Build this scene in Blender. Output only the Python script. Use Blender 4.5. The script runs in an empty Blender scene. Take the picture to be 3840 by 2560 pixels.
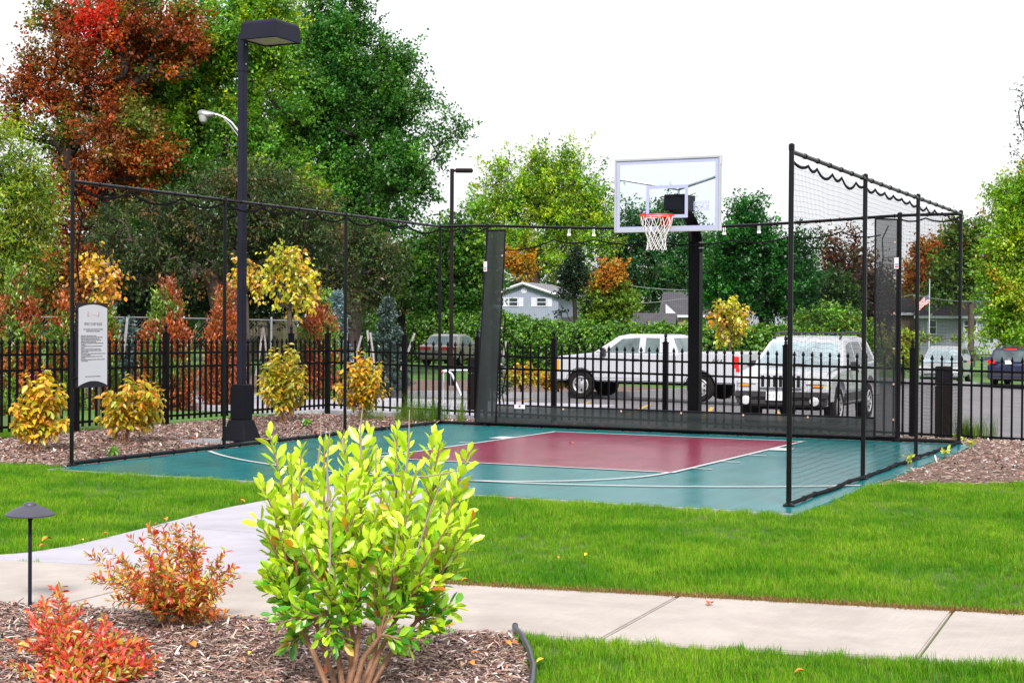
import bpy, bmesh, math, random
import numpy as np
from mathutils import Vector, Matrix
random.seed(7); RNG = np.random.default_rng(11)
PI = math.pi; R_ = math.radians
SC = bpy.context.scene; COL = SC.collection

# ------------------------------------------------------------------ camera (solved from the court's own geometry)
CAM = dict(x=7.5247, y=-20.6378, z=1.5641, yaw=-.4537, pit=-.0112, rol=.0064, f=5855.0)
C0 = np.array([CAM['x'], CAM['y'], CAM['z']])
_c, _s = math.cos(CAM['yaw']), math.sin(CAM['yaw']); _cp, _sp = math.cos(CAM['pit']), math.sin(CAM['pit'])
FW = np.array([_s*_cp, _c*_cp, _sp]); _r0 = np.array([_c, -_s, 0]); _u0 = np.cross(_r0, FW)
_c, _s = math.cos(CAM['rol']), math.sin(CAM['rol'])
RT = _c*_r0 + _s*_u0; UP = -_s*_r0 + _c*_u0
def ray(u, v): return FW + RT*(u-1920)/CAM['f'] - UP*(v-1280)/CAM['f']
def at(u, v, d): return C0 + ray(u, v)*d                       # the world point at a measured distance
def gnd(u, v, z=0.0):
    d = ray(u, v); return C0 + d*((z-C0[2])/d[2])
MPP = lambda d: d/CAM['f']                                    # metres per photo pixel at distance d

cd = bpy.data.cameras.new('camera'); cam = bpy.data.objects.new('camera', cd); COL.objects.link(cam)
m = Matrix(((RT[0], UP[0], -FW[0], C0[0]), (RT[1], UP[1], -FW[1], C0[1]), (RT[2], UP[2], -FW[2], C0[2]), (0, 0, 0, 1)))
cam.matrix_world = m
cd.sensor_width = 36; cd.lens = CAM['f']/3840*36; cd.clip_start = .1; cd.clip_end = 3000
SC.camera = cam

# ------------------------------------------------------------------ light
w = bpy.data.worlds.new("World"); SC.world = w; w.use_nodes = True
nt = w.node_tree; bg = nt.nodes['Background']
sky = nt.nodes.new('ShaderNodeTexSky'); sky.sky_type = 'NISHITA'; sky.sun_disc = False
SUN_EL, SUN_AZ = R_(42), R_(150)      # azimuth measured clockwise from +Y
sky.sun_elevation = SUN_EL; sky.sun_rotation = SUN_AZ; sky.air_density = 1.0; sky.dust_density = 6.0; sky.ozone_density = 1.0
hs = nt.nodes.new('ShaderNodeHueSaturation'); hs.inputs['Saturation'].default_value = .12
mx = nt.nodes.new('ShaderNodeMix'); mx.data_type = 'RGBA'; mx.inputs['Factor'].default_value = .72
mx.inputs['B'].default_value = (6.2, 6.3, 6.5, 1)            # the even overcast layer below the blue sky
nt.links.new(sky.outputs[0], hs.inputs['Color']); nt.links.new(hs.outputs[0], mx.inputs['A'])
nt.links.new(mx.outputs['Result'], bg.inputs['Color']); bg.inputs['Strength'].default_value = .056
sd = bpy.data.lights.new('sun', 'SUN'); sd.energy = 1.5; sd.angle = R_(12); sd.color = (1, .95, .88)
so = bpy.data.objects.new('sun', sd); COL.objects.link(so)
sdir = Vector((math.sin(SUN_AZ)*math.cos(SUN_EL), math.cos(SUN_AZ)*math.cos(SUN_EL), math.sin(SUN_EL)))
so.rotation_euler = sdir.to_track_quat('Z', 'Y').to_euler(); so.location = sdir*60
SC.view_settings.view_transform = 'Standard'; SC.view_settings.look = 'None'; SC.view_settings.exposure = 1.95; SC.view_settings.gamma = 1
SC.render.engine = 'CYCLES'
cy = SC.cycles; cy.max_bounces = 7; cy.diffuse_bounces = 3; cy.glossy_bounces = 3; cy.transmission_bounces = 5; cy.transparent_max_bounces = 24
cy.use_denoising = True; cy.caustics_reflective = False; cy.caustics_refractive = False; cy.sample_clamp_indirect = 6

# ------------------------------------------------------------------ materials
def newmat(name):
    m = bpy.data.materials.new(name); m.use_nodes = True
    t = m.node_tree; t.nodes.clear(); o = t.nodes.new('ShaderNodeOutputMaterial'); return m, t, o
def N(t, typ, **kw):
    n = t.nodes.new(typ)
    for k, v in kw.items():
        if k in ('inp',):
            for a, b in v.items(): n.inputs[a].default_value = b
        else: setattr(n, k, v)
    return n
def c4(c): return (c[0], c[1], c[2], 1)
def mat(name, col, rough=.6, metal=0, spec=.5, var=.12, scale=4, bump=0, bscale=30, col2=None, coat=0, coords='Object', detail=4, stain=0):
    m, t, o = newmat(name); L = t.links.new
    p = N(t, 'ShaderNodeBsdfPrincipled', inp={'Roughness': rough, 'Metallic': metal, 'Specular IOR Level': spec, 'Coat Weight': coat})
    tc = N(t, 'ShaderNodeTexCoord')
    n = N(t, 'ShaderNodeTexNoise', inp={'Scale': scale, 'Detail': detail, 'Roughness': .6}); L(tc.outputs[coords], n.inputs['Vector'])
    r = N(t, 'ShaderNodeValToRGB'); r.color_ramp.elements[0].position = .3; r.color_ramp.elements[1].position = .72
    b = col2 if col2 else [x*(1-var) for x in col]
    a = col if col2 else [min(1, x*(1+var)) for x in col]
    r.color_ramp.elements[0].color = c4(b); r.color_ramp.elements[1].color = c4(a)
    L(n.outputs['Fac'], r.inputs['Fac']); out = r.outputs['Color']
    if stain:
        n3 = N(t, 'ShaderNodeTexNoise', inp={'Scale': 1.1, 'Detail': 9, 'Roughness': .72, 'Distortion': .6}); L(tc.outputs[coords], n3.inputs['Vector'])
        r3 = N(t, 'ShaderNodeValToRGB'); r3.color_ramp.elements[0].position = .32; r3.color_ramp.elements[1].position = .60; r3.color_ramp.elements[0].color = (1-stain, 1-stain*1.05, 1-stain*1.1, 1); r3.color_ramp.elements[1].color = (1, 1, 1, 1); L(n3.outputs['Fac'], r3.inputs['Fac'])
        mp = N(t, 'ShaderNodeMapping'); mp.inputs['Scale'].default_value = (90, 3, 3); L(tc.outputs[coords], mp.inputs['Vector']); n4 = N(t, 'ShaderNodeTexNoise', inp={'Scale': 1.0, 'Detail': 3}); L(mp.outputs[0], n4.inputs['Vector'])
        r4 = N(t, 'ShaderNodeMapRange', inp={'From Min': .3, 'From Max': .7, 'To Min': 1-stain*.35, 'To Max': 1.0}); L(n4.outputs['Fac'], r4.inputs['Value'])
        ma = N(t, 'ShaderNodeMix', data_type='RGBA', blend_type='MULTIPLY', inp={'Factor': 1.0}); L(out, ma.inputs['A']); L(r3.outputs['Color'], ma.inputs['B'])
        mb_ = N(t, 'ShaderNodeMix', data_type='RGBA', blend_type='MULTIPLY', inp={'Factor': 1.0}); L(ma.outputs['Result'], mb_.inputs['A']); L(r4.outputs[0], mb_.inputs['B']); out = mb_.outputs['Result']
    L(out, p.inputs['Base Color'])
    if bump:
        n2 = N(t, 'ShaderNodeTexNoise', inp={'Scale': bscale, 'Detail': 5}); L(tc.outputs[coords], n2.inputs['Vector'])
        bp = N(t, 'ShaderNodeBump', inp={'Strength': bump, 'Distance': .02}); L(n2.outputs['Fac'], bp.inputs['Height']); L(bp.outputs['Normal'], p.inputs['Normal'])
    L(p.outputs[0], o.inputs['Surface']); return m
def leafmat(name, trans=.38, gloss=.05, rough=.45):
    m, t, o = newmat(name); L = t.links.new
    a = N(t, 'ShaderNodeAttribute', attribute_name='tint')
    d = N(t, 'ShaderNodeBsdfDiffuse'); tr = N(t, 'ShaderNodeBsdfTranslucent'); g = N(t, 'ShaderNodeBsdfGlossy', inp={'Roughness': rough})
    m1 = N(t, 'ShaderNodeMixShader', inp={'Fac': trans}); m2 = N(t, 'ShaderNodeMixShader', inp={'Fac': gloss})
    L(a.outputs['Color'], d.inputs['Color']); L(a.outputs['Color'], tr.inputs['Color'])
    L(d.outputs[0], m1.inputs[1]); L(tr.outputs[0], m1.inputs[2]); L(m1.outputs[0], m2.inputs[1]); L(g.outputs[0], m2.inputs[2])
    L(m2.outputs[0], o.inputs['Surface']); return m
def tintmat(name, rough=.85):
    m, t, o = newmat(name)
    a = N(t, 'ShaderNodeAttribute', attribute_name='tint'); p = N(t, 'ShaderNodeBsdfPrincipled', inp={'Roughness': rough, 'Specular IOR Level': .25})
    t.links.new(a.outputs['Color'], p.inputs['Base Color']); t.links.new(p.outputs[0], o.inputs['Surface']); return m
def glassmat(name, tint=(.9, .95, 1), clear=.85, rough=.02):
    m, t, o = newmat(name); L = t.links.new
    tr = N(t, 'ShaderNodeBsdfTransparent', inp={'Color': c4(tint)}); g = N(t, 'ShaderNodeBsdfGlossy', inp={'Roughness': rough})
    lw = N(t, 'ShaderNodeLayerWeight', inp={'Blend': 1-clear}); mxs = N(t, 'ShaderNodeMixShader')
    L(lw.outputs['Fresnel'], mxs.inputs[0]); L(tr.outputs[0], mxs.inputs[1]); L(g.outputs[0], mxs.inputs[2]); L(mxs.outputs[0], o.inputs['Surface']); return m
def screenmat(name, col, clear):
    m, t, o = newmat(name); L = t.links.new
    tc = N(t, 'ShaderNodeTexCoord'); n = N(t, 'ShaderNodeTexNoise', inp={'Scale': 6, 'Detail': 3}); L(tc.outputs['Object'], n.inputs['Vector'])
    mr = N(t, 'ShaderNodeMapRange', inp={'From Min': .3, 'From Max': .7, 'To Min': clear-.03, 'To Max': clear+.03}); L(n.outputs['Fac'], mr.inputs['Value'])
    p = N(t, 'ShaderNodeBsdfPrincipled', inp={'Base Color': c4(col), 'Roughness': .55}); tr = N(t, 'ShaderNodeBsdfTransparent'); mm = N(t, 'ShaderNodeMixShader')
    L(mr.outputs[0], mm.inputs[0]); L(p.outputs[0], mm.inputs[1]); L(tr.outputs[0], mm.inputs[2]); L(mm.outputs[0], o.inputs['Surface']); return m
def bandmat(name, col, pitch, axis='Z', dark=.78, rough=.7, var=.05):
    """boards / shingle courses: narrow shadow-gap grooves by bump and a groove tone"""
    m, t, o = newmat(name); L = t.links.new
    tc = N(t, 'ShaderNodeTexCoord'); sx = N(t, 'ShaderNodeSeparateXYZ'); L(tc.outputs['Object'], sx.inputs[0])
    mt = N(t, 'ShaderNodeMath', operation='MULTIPLY', inp={1: 1/pitch}); L(sx.outputs[axis], mt.inputs[0])
    fr = N(t, 'ShaderNodeMath', operation='FRACT'); L(mt.outputs[0], fr.inputs[0])
    r = N(t, 'ShaderNodeValToRGB'); r.color_ramp.elements[0].position = .06; r.color_ramp.elements[1].position = .2
    r.color_ramp.elements[0].color = c4([x*dark for x in col]); r.color_ramp.elements[1].color = c4(col); L(fr.outputs[0], r.inputs['Fac'])
    n = N(t, 'ShaderNodeTexNoise', inp={'Scale': 1.5, 'Detail': 5}); L(tc.outputs['Object'], n.inputs['Vector'])
    mm = N(t, 'ShaderNodeMix', data_type='RGBA', blend_type='MULTIPLY', inp={'Factor': var*4}); L(r.outputs[0], mm.inputs['A']); L(n.outputs['Fac'], mm.inputs['B'])
    p = N(t, 'ShaderNodeBsdfPrincipled', inp={'Roughness': rough, 'Specular IOR Level': .3}); L(mm.outputs['Result'], p.inputs['Base Color'])
    bp = N(t, 'ShaderNodeBump', inp={'Strength': .5, 'Distance': .02}); L(fr.outputs[0], bp.inputs['Height']); L(bp.outputs[0], p.inputs['Normal'])
    L(p.outputs[0], o.inputs['Surface']); return m

M = {}
M['black'] = mat('black_powder_coat', (.003, .003, .004), .26, spec=.22)
M['iron'] = mat('black_iron', (.0025, .0025, .0035), .42, spec=.09)
M['lamp'] = mat('dark_bronze_grey', (.013, .013, .024), .5, spec=.12)
M['plasticblack'] = mat('black_plastic', (.005, .005, .009), .5, spec=.15, bump=.1, bscale=90)
M['brown'] = mat('dark_brown_metal', (.009, .0055, .006), .5, spec=.12)
M['galv'] = mat('galvanised', (.26, .27, .29), .4, metal=.6, var=.15, scale=12)
M['silver'] = mat('bright_tube', (.36, .39, .44), .35, metal=.3)
M['thread'] = mat('black_net_twine', (.004, .004, .005), .9, spec=.1)
M['rope'] = mat('black_strap', (.004, .004, .005), .8, spec=.1)
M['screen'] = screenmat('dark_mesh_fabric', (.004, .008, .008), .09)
M['screenlit'] = screenmat('dark_mesh_fabric_painted_sun', (.010, .012, .014), .28)  # paler, clearer copy of the mesh, sunlight put into its colour
M['binding'] = mat('black_webbing', (.006, .005, .008), .75, spec=.15)
M['white'] = mat('white_paint', (.50, .51, .60), .45, var=.04)
M['line'] = mat('white_court_paint', (.48, .50, .52), .35, var=.05, scale=20)
M['boardwhite'] = mat('white_board_paint', (.30, .32, .47), .45, var=.04)
M['edging'] = mat('black_edging_tube', (.020, .020, .034), .3, spec=.6)
M['glass'] = glassmat('clear_acrylic', (.93, .96, .98), .93)
M['lens'] = mat('lamp_lens', (.30, .31, .30), .25, var=.25, scale=8)
M['orange'] = mat('orange_rim_paint', (.72, .035, .006), .42, var=.06)
M['cord'] = mat('white_nylon_cord', (.55, .55, .54), .8)
M['wood'] = mat('grey_weathered_wood', (.26, .24, .24), .85, var=.25, scale=14)
M['cream'] = mat('cream_sign_face', (.44, .425, .47), .5, var=.03)
M['signdark'] = mat('dark_purple_sign_back', (.014, .010, .018), .5, spec=.25)
M['print'] = mat('grey_print', (.07, .055, .065), .7)
M['tan'] = mat('tan_print', (.40, .27, .22), .7)
M['bark'] = mat('grey_brown_bark', (.055, .040, .032), .9, var=.4, scale=6, bump=.5, bscale=14)
M['barkdark'] = mat('dark_bark', (.013, .009, .008), .9, var=.4, scale=6)
M['stem'] = mat('red_brown_stem', (.23, .115, .065), .75, var=.3, scale=25)
M['twig'] = mat('grey_twig', (.26, .20, .17), .85, var=.25, scale=25)
M['capsky'] = mat('lamp_cap_sky_tone', (.045, .043, .062), .5)  # dark cap, with the sky it reflects put in as lavender grey
M['truckglass'] = mat('green_tinted_window', (.085, .12, .125), .06, spec=.8, var=.6, scale=2)
M['leaf'] = leafmat('leaf'); M['leafdark'] = leafmat('leaf_tree', .5, .03); M['leafbright'] = leafmat('leaf_shrub', .45, .07, .4)
M['chip'] = tintmat('wood_chip'); M['dry'] = tintmat('dry_leaf', .6)
M['carwhite'] = mat('white_car_paint', (.42, .43, .48), .25, var=.02, coat=.6)
M['carsilver'] = mat('silver_car_paint', (.36, .375, .40), .28, metal=.3, var=.03, coat=.5)
M['cartan'] = mat('tan_car_paint', (.42, .37, .34), .3, metal=0, var=.03, coat=.5)
M['carblue'] = mat('dark_blue_car_paint', (.010, .014, .050), .22, var=.03, coat=.7)
M['carsteel'] = mat('steel_blue_car_paint', (.30, .36, .46), .26, metal=.3, var=.03, coat=.5)
M['cardark'] = mat('dark_grey_car_paint', (.035, .035, .042), .25, var=.03, coat=.6)
M['cladding'] = mat('grey_plastic_cladding', (.022, .020, .022), .55)
M['autoglass'] = mat('car_window', (.045, .065, .075), .06, spec=.8, var=.6, scale=2.2)
M['paleglass'] = mat('painted_sky_window', (.28, .36, .40), .05, spec=.9, var=.5, scale=1.2)  # the sky's reflection is painted into this pale base colour
M['rubber'] = mat('tyre_rubber', (.010, .009, .009), .85, spec=.2)
M['rim'] = mat('steel_rim', (.50, .50, .52), .3, metal=.7)
M['red'] = mat('red_tail_lamp', (.72, .012, .015), .2, coat=.5)
M['amber'] = mat('amber_lamp', (.90, .28, .01), .25, coat=.5)
M['headlamp'] = mat('clear_headlamp', (.55, .56, .58), .12, var=.3, scale=12, coat=.6)
M['chrome'] = mat('chrome', (.6, .6, .62), .15, metal=.9)
M['plate'] = mat('number_plate', (.72, .76, .82), .4, var=.04)
M['flagwhite'] = mat('flag_white', (.75, .74, .76), .8); M['flagred'] = mat('flag_red', (.50, .02, .04), .8); M['flagblue'] = mat('flag_blue', (.02, .03, .16), .8)
M['blueside'] = bandmat('blue_lap_siding', (.26, .29, .38), .2)
M['whiteside'] = bandmat('pale_lap_siding', (.30, .31, .37), .2)
M['greyside'] = bandmat('grey_lap_siding', (.31, .33, .40), .25)
M['yellowside'] = bandmat('pale_yellow_siding', (.33, .28, .17), .25)
M['tanside'] = bandmat('tan_brick_wall', (.14, .11, .085), .3)
M['roofgrey'] = bandmat('grey_shingles', (.075, .072, .085), .3, var=.12)
M['roofdark'] = bandmat('dark_shingles', (.030, .030, .038), .3, var=.12)
M['rooflight'] = bandmat('pale_shingles', (.24, .24, .27), .3, var=.08)
M['winglass'] = mat('house_window_pane', (.035, .045, .055), .1, spec=.8, var=.5)
M['concretekerb'] = mat('kerb_concrete', (.22, .22, .24), .85, var=.15, scale=5)
M['label'] = mat('white_tag', (.72, .72, .75), .6); M['bluelabel'] = mat('blue_tag', (.03, .13, .45), .5)
M['board'] = mat('dark_brown_deck_wood', (.06, .04, .035), .8, var=.3)

# ------------------------------------------------------------------ mesh helpers
MATX = {}
class MB:
    def __init__(s): s.v = []; s.f = []; s.mi = []; s.cur = 0
    def add(s, vs, fs):
        o = len(s.v); s.v += [tuple(map(float, p)) for p in vs]
        for f in fs: s.f.append(tuple(i+o for i in f)); s.mi.append(s.cur)
    def box(s, c, d, rz=0, mtx=None):
        hx, hy, hz = d[0]/2, d[1]/2, d[2]/2; c = Vector([float(q) for q in c]); out = []
        for x, y, z in ((-1,-1,-1),(1,-1,-1),(1,1,-1),(-1,1,-1),(-1,-1,1),(1,-1,1),(1,1,1),(-1,1,1)):
            p = Vector((x*hx, y*hy, z*hz))
            if mtx is not None: p = mtx @ p
            elif rz: p = Vector((p.x*math.cos(rz)-p.y*math.sin(rz), p.x*math.sin(rz)+p.y*math.cos(rz), p.z))
            out.append(c+p)
        s.add(out, [(0,3,2,1),(4,5,6,7),(0,1,5,4),(1,2,6,5),(2,3,7,6),(3,0,4,7)])
    def tube(s, pts, r, n=8, cap=True, flat=1.0):
        pts = [Vector([float(q) for q in p]) for p in pts]; k = len(pts)
        rs = r if isinstance(r, (list, tuple)) else [r]*k
        rings = []; prev = None
        for i, p in enumerate(pts):
            d = (pts[min(i+1, k-1)]-pts[max(i-1, 0)]).normalized()
            if prev is None:
                a = Vector((0, 0, 1)) if abs(d.z) < .9 else Vector((1, 0, 0)); x = d.cross(a).normalized()
            else:
                x = (prev - d*prev.dot(d)); x = x.normalized() if x.length > 1e-6 else d.orthogonal().normalized()
            prev = x; y = d.cross(x)
            rings.append([p + (x*math.cos(2*PI*j/n)*flat + y*math.sin(2*PI*j/n))*rs[i] for j in range(n)])
        vs = [q for rg in rings for q in rg]; fs = []
        for i in range(k-1):
            for j in range(n): fs.append((i*n+j, i*n+(j+1) % n, (i+1)*n+(j+1) % n, (i+1)*n+j))
        if cap: fs.append(tuple(range(n))[::-1]); fs.append(tuple((k-1)*n+j for j in range(n)))
        s.add(vs, fs)
    def lathe(s, c, prof, n=20, axis='z', sq=False):
        vs = []; fs = []; k = len(prof)
        for r, h in prof:
            for j in range(n):
                a = 2*PI*j/n + (PI/n if sq else 0)
                q = (r*math.cos(a), r*math.sin(a), h)
                if axis == 'y': q = (q[0], q[2], q[1])
                if axis == 'x': q = (q[2], q[0], q[1])
                vs.append((c[0]+q[0], c[1]+q[1], c[2]+q[2]))
        for i in range(k-1):
            for j in range(n): fs.append((i*n+j, i*n+(j+1) % n, (i+1)*n+(j+1) % n, (i+1)*n+j))
        fs.append(tuple(range(n))[::-1]); fs.append(tuple((k-1)*n+j for j in range(n))); s.add(vs, fs)
    def quad(s, a, b, c, d): s.add([a, b, c, d], [(0, 1, 2, 3)])
    def build(s, name, mats, parent=None, smooth=False, bevel=0, seg=2, world=True, angle=35):
        me = bpy.data.meshes.new(name); vs = s.v
        if parent is not None and world and parent.name in MATX:
            inv = MATX[parent.name].inverted(); vs = [inv @ Vector(p) for p in vs]
        me.from_pydata(vs, [], s.f)
        ms = mats if isinstance(mats, (list, tuple)) else [mats]
        for q in ms: me.materials.append(q)
        if len(ms) > 1: me.polygons.foreach_set('material_index', s.mi)
        bm = bmesh.new(); bm.from_mesh(me); bmesh.ops.recalc_face_normals(bm, faces=bm.faces)
        if bevel:
            es = [e for e in bm.edges if len(e.link_faces) == 2 and e.calc_face_angle(0) > R_(30)]
            bmesh.ops.bevel(bm, geom=es, offset=bevel, segments=seg, affect='EDGES', clamp_overlap=True)
        bm.to_mesh(me); bm.free()
        if smooth or bevel:
            me.polygons.foreach_set('use_smooth', [True]*len(me.polygons)); me.set_sharp_from_angle(angle=R_(angle))
        return link(name, me, parent)
def link(name, me, parent=None):
    o = bpy.data.objects.new(name, me); COL.objects.link(o)
    if parent is not None:
        o.parent = parent
        if parent.name in MATX: MATX[o.name] = MATX[parent.name]
    return o
def tag(o, label=None, cat=None, group=None, kind=None):
    if label: o['label'] = label
    if cat: o['category'] = cat
    if group: o['group'] = group
    if kind: o['kind'] = kind
    return o
def thing(name, label, cat, loc=(0, 0, 0), rz=0, group=None, scale=1):
    o = bpy.data.objects.new(name, None); COL.objects.link(o); o.empty_display_size = .2
    o.location = [float(q) for q in loc]; o.rotation_euler = (0, 0, rz); o.scale = (scale,)*3
    MATX[o.name] = Matrix.Translation(o.location) @ Matrix.Rotation(rz, 4, 'Z') @ Matrix.Scale(scale, 4)
    return tag(o, label, cat, group)
def copy_tree(o, parent=None):
    c = o.copy(); COL.objects.link(c); c.parent = parent
    for ch in [q for q in bpy.data.objects if q.parent == o]: copy_tree(ch, c)
    return c
def big_mesh(name, V, F, mats, parent=None, tint=None, smooth=False):
    """V (n,3), F (m,k) arrays -> mesh, tint (n,3) per vertex"""
    me = bpy.data.meshes.new(name); n = len(V); mcount, k = F.shape
    if parent is not None and parent.name in MATX:
        inv = np.array(MATX[parent.name].inverted()); V = V @ inv[:3, :3].T + inv[:3, 3]
    me.vertices.add(n); me.vertices.foreach_set('co', np.ascontiguousarray(V, dtype=np.float32).ravel())
    me.loops.add(mcount*k); me.loops.foreach_set('vertex_index', np.ascontiguousarray(F, dtype=np.int32).ravel())
    me.polygons.add(mcount); me.polygons.foreach_set('loop_start', np.arange(0, mcount*k, k, dtype=np.int32))
    me.materials.append(mats); me.update(calc_edges=True)
    if smooth: me.polygons.foreach_set('use_smooth', np.ones(mcount, dtype=bool))
    if tint is not None:
        at_ = me.color_attributes.new('tint', 'FLOAT_COLOR', 'POINT')
        at_.data.foreach_set('color', np.ascontiguousarray(np.c_[tint, np.ones(n)], dtype=np.float32).ravel())
    return link(name, me, parent)

# leaf templates: x along the blade, y across, z up
T_DIA = (np.array([(0,0,0),(.5,.32,.05),(1,0,0),(.5,-.32,.05)]), np.array([(0,1,2,3)]))
T_LEAF = (np.array([(0,0,0),(.38,.25,.07),(.75,.22,.05),(1,0,-.06),(.75,-.22,.05),(.38,-.25,.07)]), np.array([(0,5,4,3),(0,3,2,1)]))
T_OBO = (np.array([(0,0,0),(.40,.21,.05),(.74,.20,.06),(1,0,-.02),(.74,-.20,.06),(.40,-.21,.05),(.6,0,-.03)]), np.array([(0,5,4,6),(6,4,3,3),(6,3,3,2),(0,6,2,1)]))
T_NAR = (np.array([(0,0,0),(.5,.13,.02),(1,0,-.04),(.5,-.13,.02)]), np.array([(0,1,2,3)]))
T_DROOP = (np.array([(0,0,0),(.35,.24,.10),(.72,.20,-.02),(1,0,-.32),(.72,-.20,-.02),(.35,-.24,.10)]), np.array([(0,5,4,3),(0,3,2,1)]))
def unit(a): return a/np.maximum(np.linalg.norm(a, axis=-1, keepdims=True), 1e-9)
def rnd(n): return unit(RNG.normal(size=(n, 3)))
def leaf_mesh(name, P, A, S, tint, mats, parent, T=T_DIA, upb=.6, aspect=1.0):
    """P positions, A blade directions, S sizes, tint colours; upb = how far blades face the sky"""
    n = len(P); A = unit(A); nn = rnd(n); nn[:, 2] = np.abs(nn[:, 2])+upb
    B = unit(np.cross(nn, A)); Nn = np.cross(A, B); tv, tf = T; k = len(tv)
    S = np.asarray(S).reshape(-1, 1, 1)
    V = P[:, None, :] + S*(tv[None, :, 0:1]*A[:, None, :] + aspect*tv[None, :, 1:2]*B[:, None, :] + tv[None, :, 2:3]*Nn[:, None, :])
    F = (np.arange(n)[:, None, None]*k + tf[None]).reshape(-1, 4)
    return big_mesh(name, V.reshape(-1, 3), F, mats, parent, np.repeat(tint, k, axis=0))
def pick(cols, n, jit=.18, wts=None):
    cols = np.array(cols, float); i = RNG.choice(len(cols), n, p=None if wts is None else np.array(wts)/sum(wts))
    return np.clip(cols[i]*(1+RNG.normal(0, jit, (n, 1)))*(1+RNG.normal(0, jit*.35, (n, 3))), .002, .95)

def text_mesh(name, txt, size, mtx, mats, parent=None, align='CENTER', ext=.0006, xs=1.0):
    cu = bpy.data.curves.new(name, 'FONT'); cu.body = txt; cu.size = size; cu.align_x = align; cu.extrude = ext; cu.resolution_u = 3
    tmp = bpy.data.objects.new('tmp', cu); COL.objects.link(tmp)
    dg = bpy.context.evaluated_depsgraph_get(); me = bpy.data.meshes.new_from_object(tmp.evaluated_get(dg))
    bpy.data.objects.remove(tmp); bpy.data.curves.remove(cu)
    M4 = mtx @ Matrix.Diagonal((xs, 1, 1, 1))
    if parent is not None and parent.name in MATX: M4 = MATX[parent.name].inverted() @ M4
    me.transform(M4); me.name = name; me.materials.clear(); me.materials.append(mats)
    return link(name, me, parent)
def frame(origin, xdir, zdir=(0, 0, 1)):
    """matrix whose X runs along xdir, Y along zdir (for lettering), Z out of the surface"""
    x = Vector(xdir).normalized(); y = Vector(zdir).normalized(); z = x.cross(y)
    return Matrix(((x.x, y.x, z.x, origin[0]), (x.y, y.y, z.y, origin[1]), (x.z, y.z, z.z, origin[2]), (0, 0, 0, 1)))
# ================================================================== THE SETTING
def lerp(a, b, t): return a+(b-a)*t
def zg(x, y):
    x = np.asarray(x, float); y = np.asarray(y, float)
    b = np.interp(y, [1.5, 2.85, 11, 25, 53, 120, 400, 900], [0, -.07, -.46, -.86, -1.1, -1.7, -3, -5])
    k = np.interp(x, [-80, -27, -14, -7, 4, 20], [.25, .35, .75, .88, 1.25, 1.35]); return b*k
def inpoly(P, poly):
    x, y = P[:, 0], P[:, 1]; r = np.zeros(len(P), bool); j = len(poly)-1
    for i in range(len(poly)):
        (xi, yi), (xj, yj) = poly[i], poly[j]
        if yi != yj: r ^= ((yi > y) != (yj > y)) & (x < (xj-xi)*(y-yi)/(yj-yi)+xi)
        j = i
    return r
def sheet(name, poly, dz, mats, xs=(), ys=(), flat=False):
    bm = bmesh.new(); f = bm.faces.new([bm.verts.new((p[0], p[1], 0)) for p in poly])
    for x in xs: bmesh.ops.bisect_plane(bm, geom=bm.verts[:]+bm.edges[:]+bm.faces[:], plane_co=(x, 0, 0), plane_no=(1, 0, 0))
    for y in ys: bmesh.ops.bisect_plane(bm, geom=bm.verts[:]+bm.edges[:]+bm.faces[:], plane_co=(0, y, 0), plane_no=(0, 1, 0))
    for v in bm.verts: v.co.z = (0 if flat else float(zg(v.co.x, v.co.y)))+dz
    bmesh.ops.triangulate(bm, faces=bm.faces[:]); bmesh.ops.recalc_face_normals(bm, faces=bm.faces)
    if sum(f.normal.z for f in bm.faces) < 0: bmesh.ops.reverse_faces(bm, faces=bm.faces[:])
    me = bpy.data.meshes.new(name); bm.to_mesh(me); bm.free(); me.materials.append(mats)
    o = link(name, me); o['kind'] = 'structure'; return o
XS = [-80, -40, -27, -20, -14, -10, -7, -3, 0, 4, 8, 12, 20, 40]; YS = [1.5, 2.2, 2.85, 5, 8, 11, 15, 20, 25, 32, 40, 53, 80, 120, 200, 400]
M['ground'] = mat('far_grass', (.075, .19, .014), .95, var=.4, scale=.35, col2=(.035, .085, .010), bump=.4, bscale=3)
M['lawn'] = mat('lawn_soil_and_thatch', (.06, .12, .01), .95, col2=(.03, .065, .007), scale=9, bump=.5, bscale=40)
M['mulch'] = mat('bark_mulch', (.20, .13, .105), .95, col2=(.085, .05, .04), scale=26, bump=.8, bscale=45, detail=8)
M['asphalt'] = mat('parking_asphalt', (.125, .118, .13), .85, var=.25, scale=1.2, bump=.3, bscale=60, detail=8)
M['paveA'] = mat('warm_concrete', (.42, .375, .35), .85, col2=(.35, .31, .29), stain=.22, scale=3.5, bump=.15, bscale=90, detail=8)
M['paveB'] = mat('cool_brushed_concrete', (.385, .37, .43), .85, col2=(.34, .328, .385), stain=.16, scale=3, bump=.12, bscale=120, detail=8)
M['yellowline'] = mat('yellow_road_paint', (.42, .27, .06), .8, var=.3, scale=9)
sheet('ground', [(-600, -60), (600, -60), (600, 900), (-600, 900)], -.06, M['ground'], XS, YS)
sheet('lawn', [(-14, -24), (16, -24), (16, -1), (-14, -1)], -.02, M['lawn'], flat=True)
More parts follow.
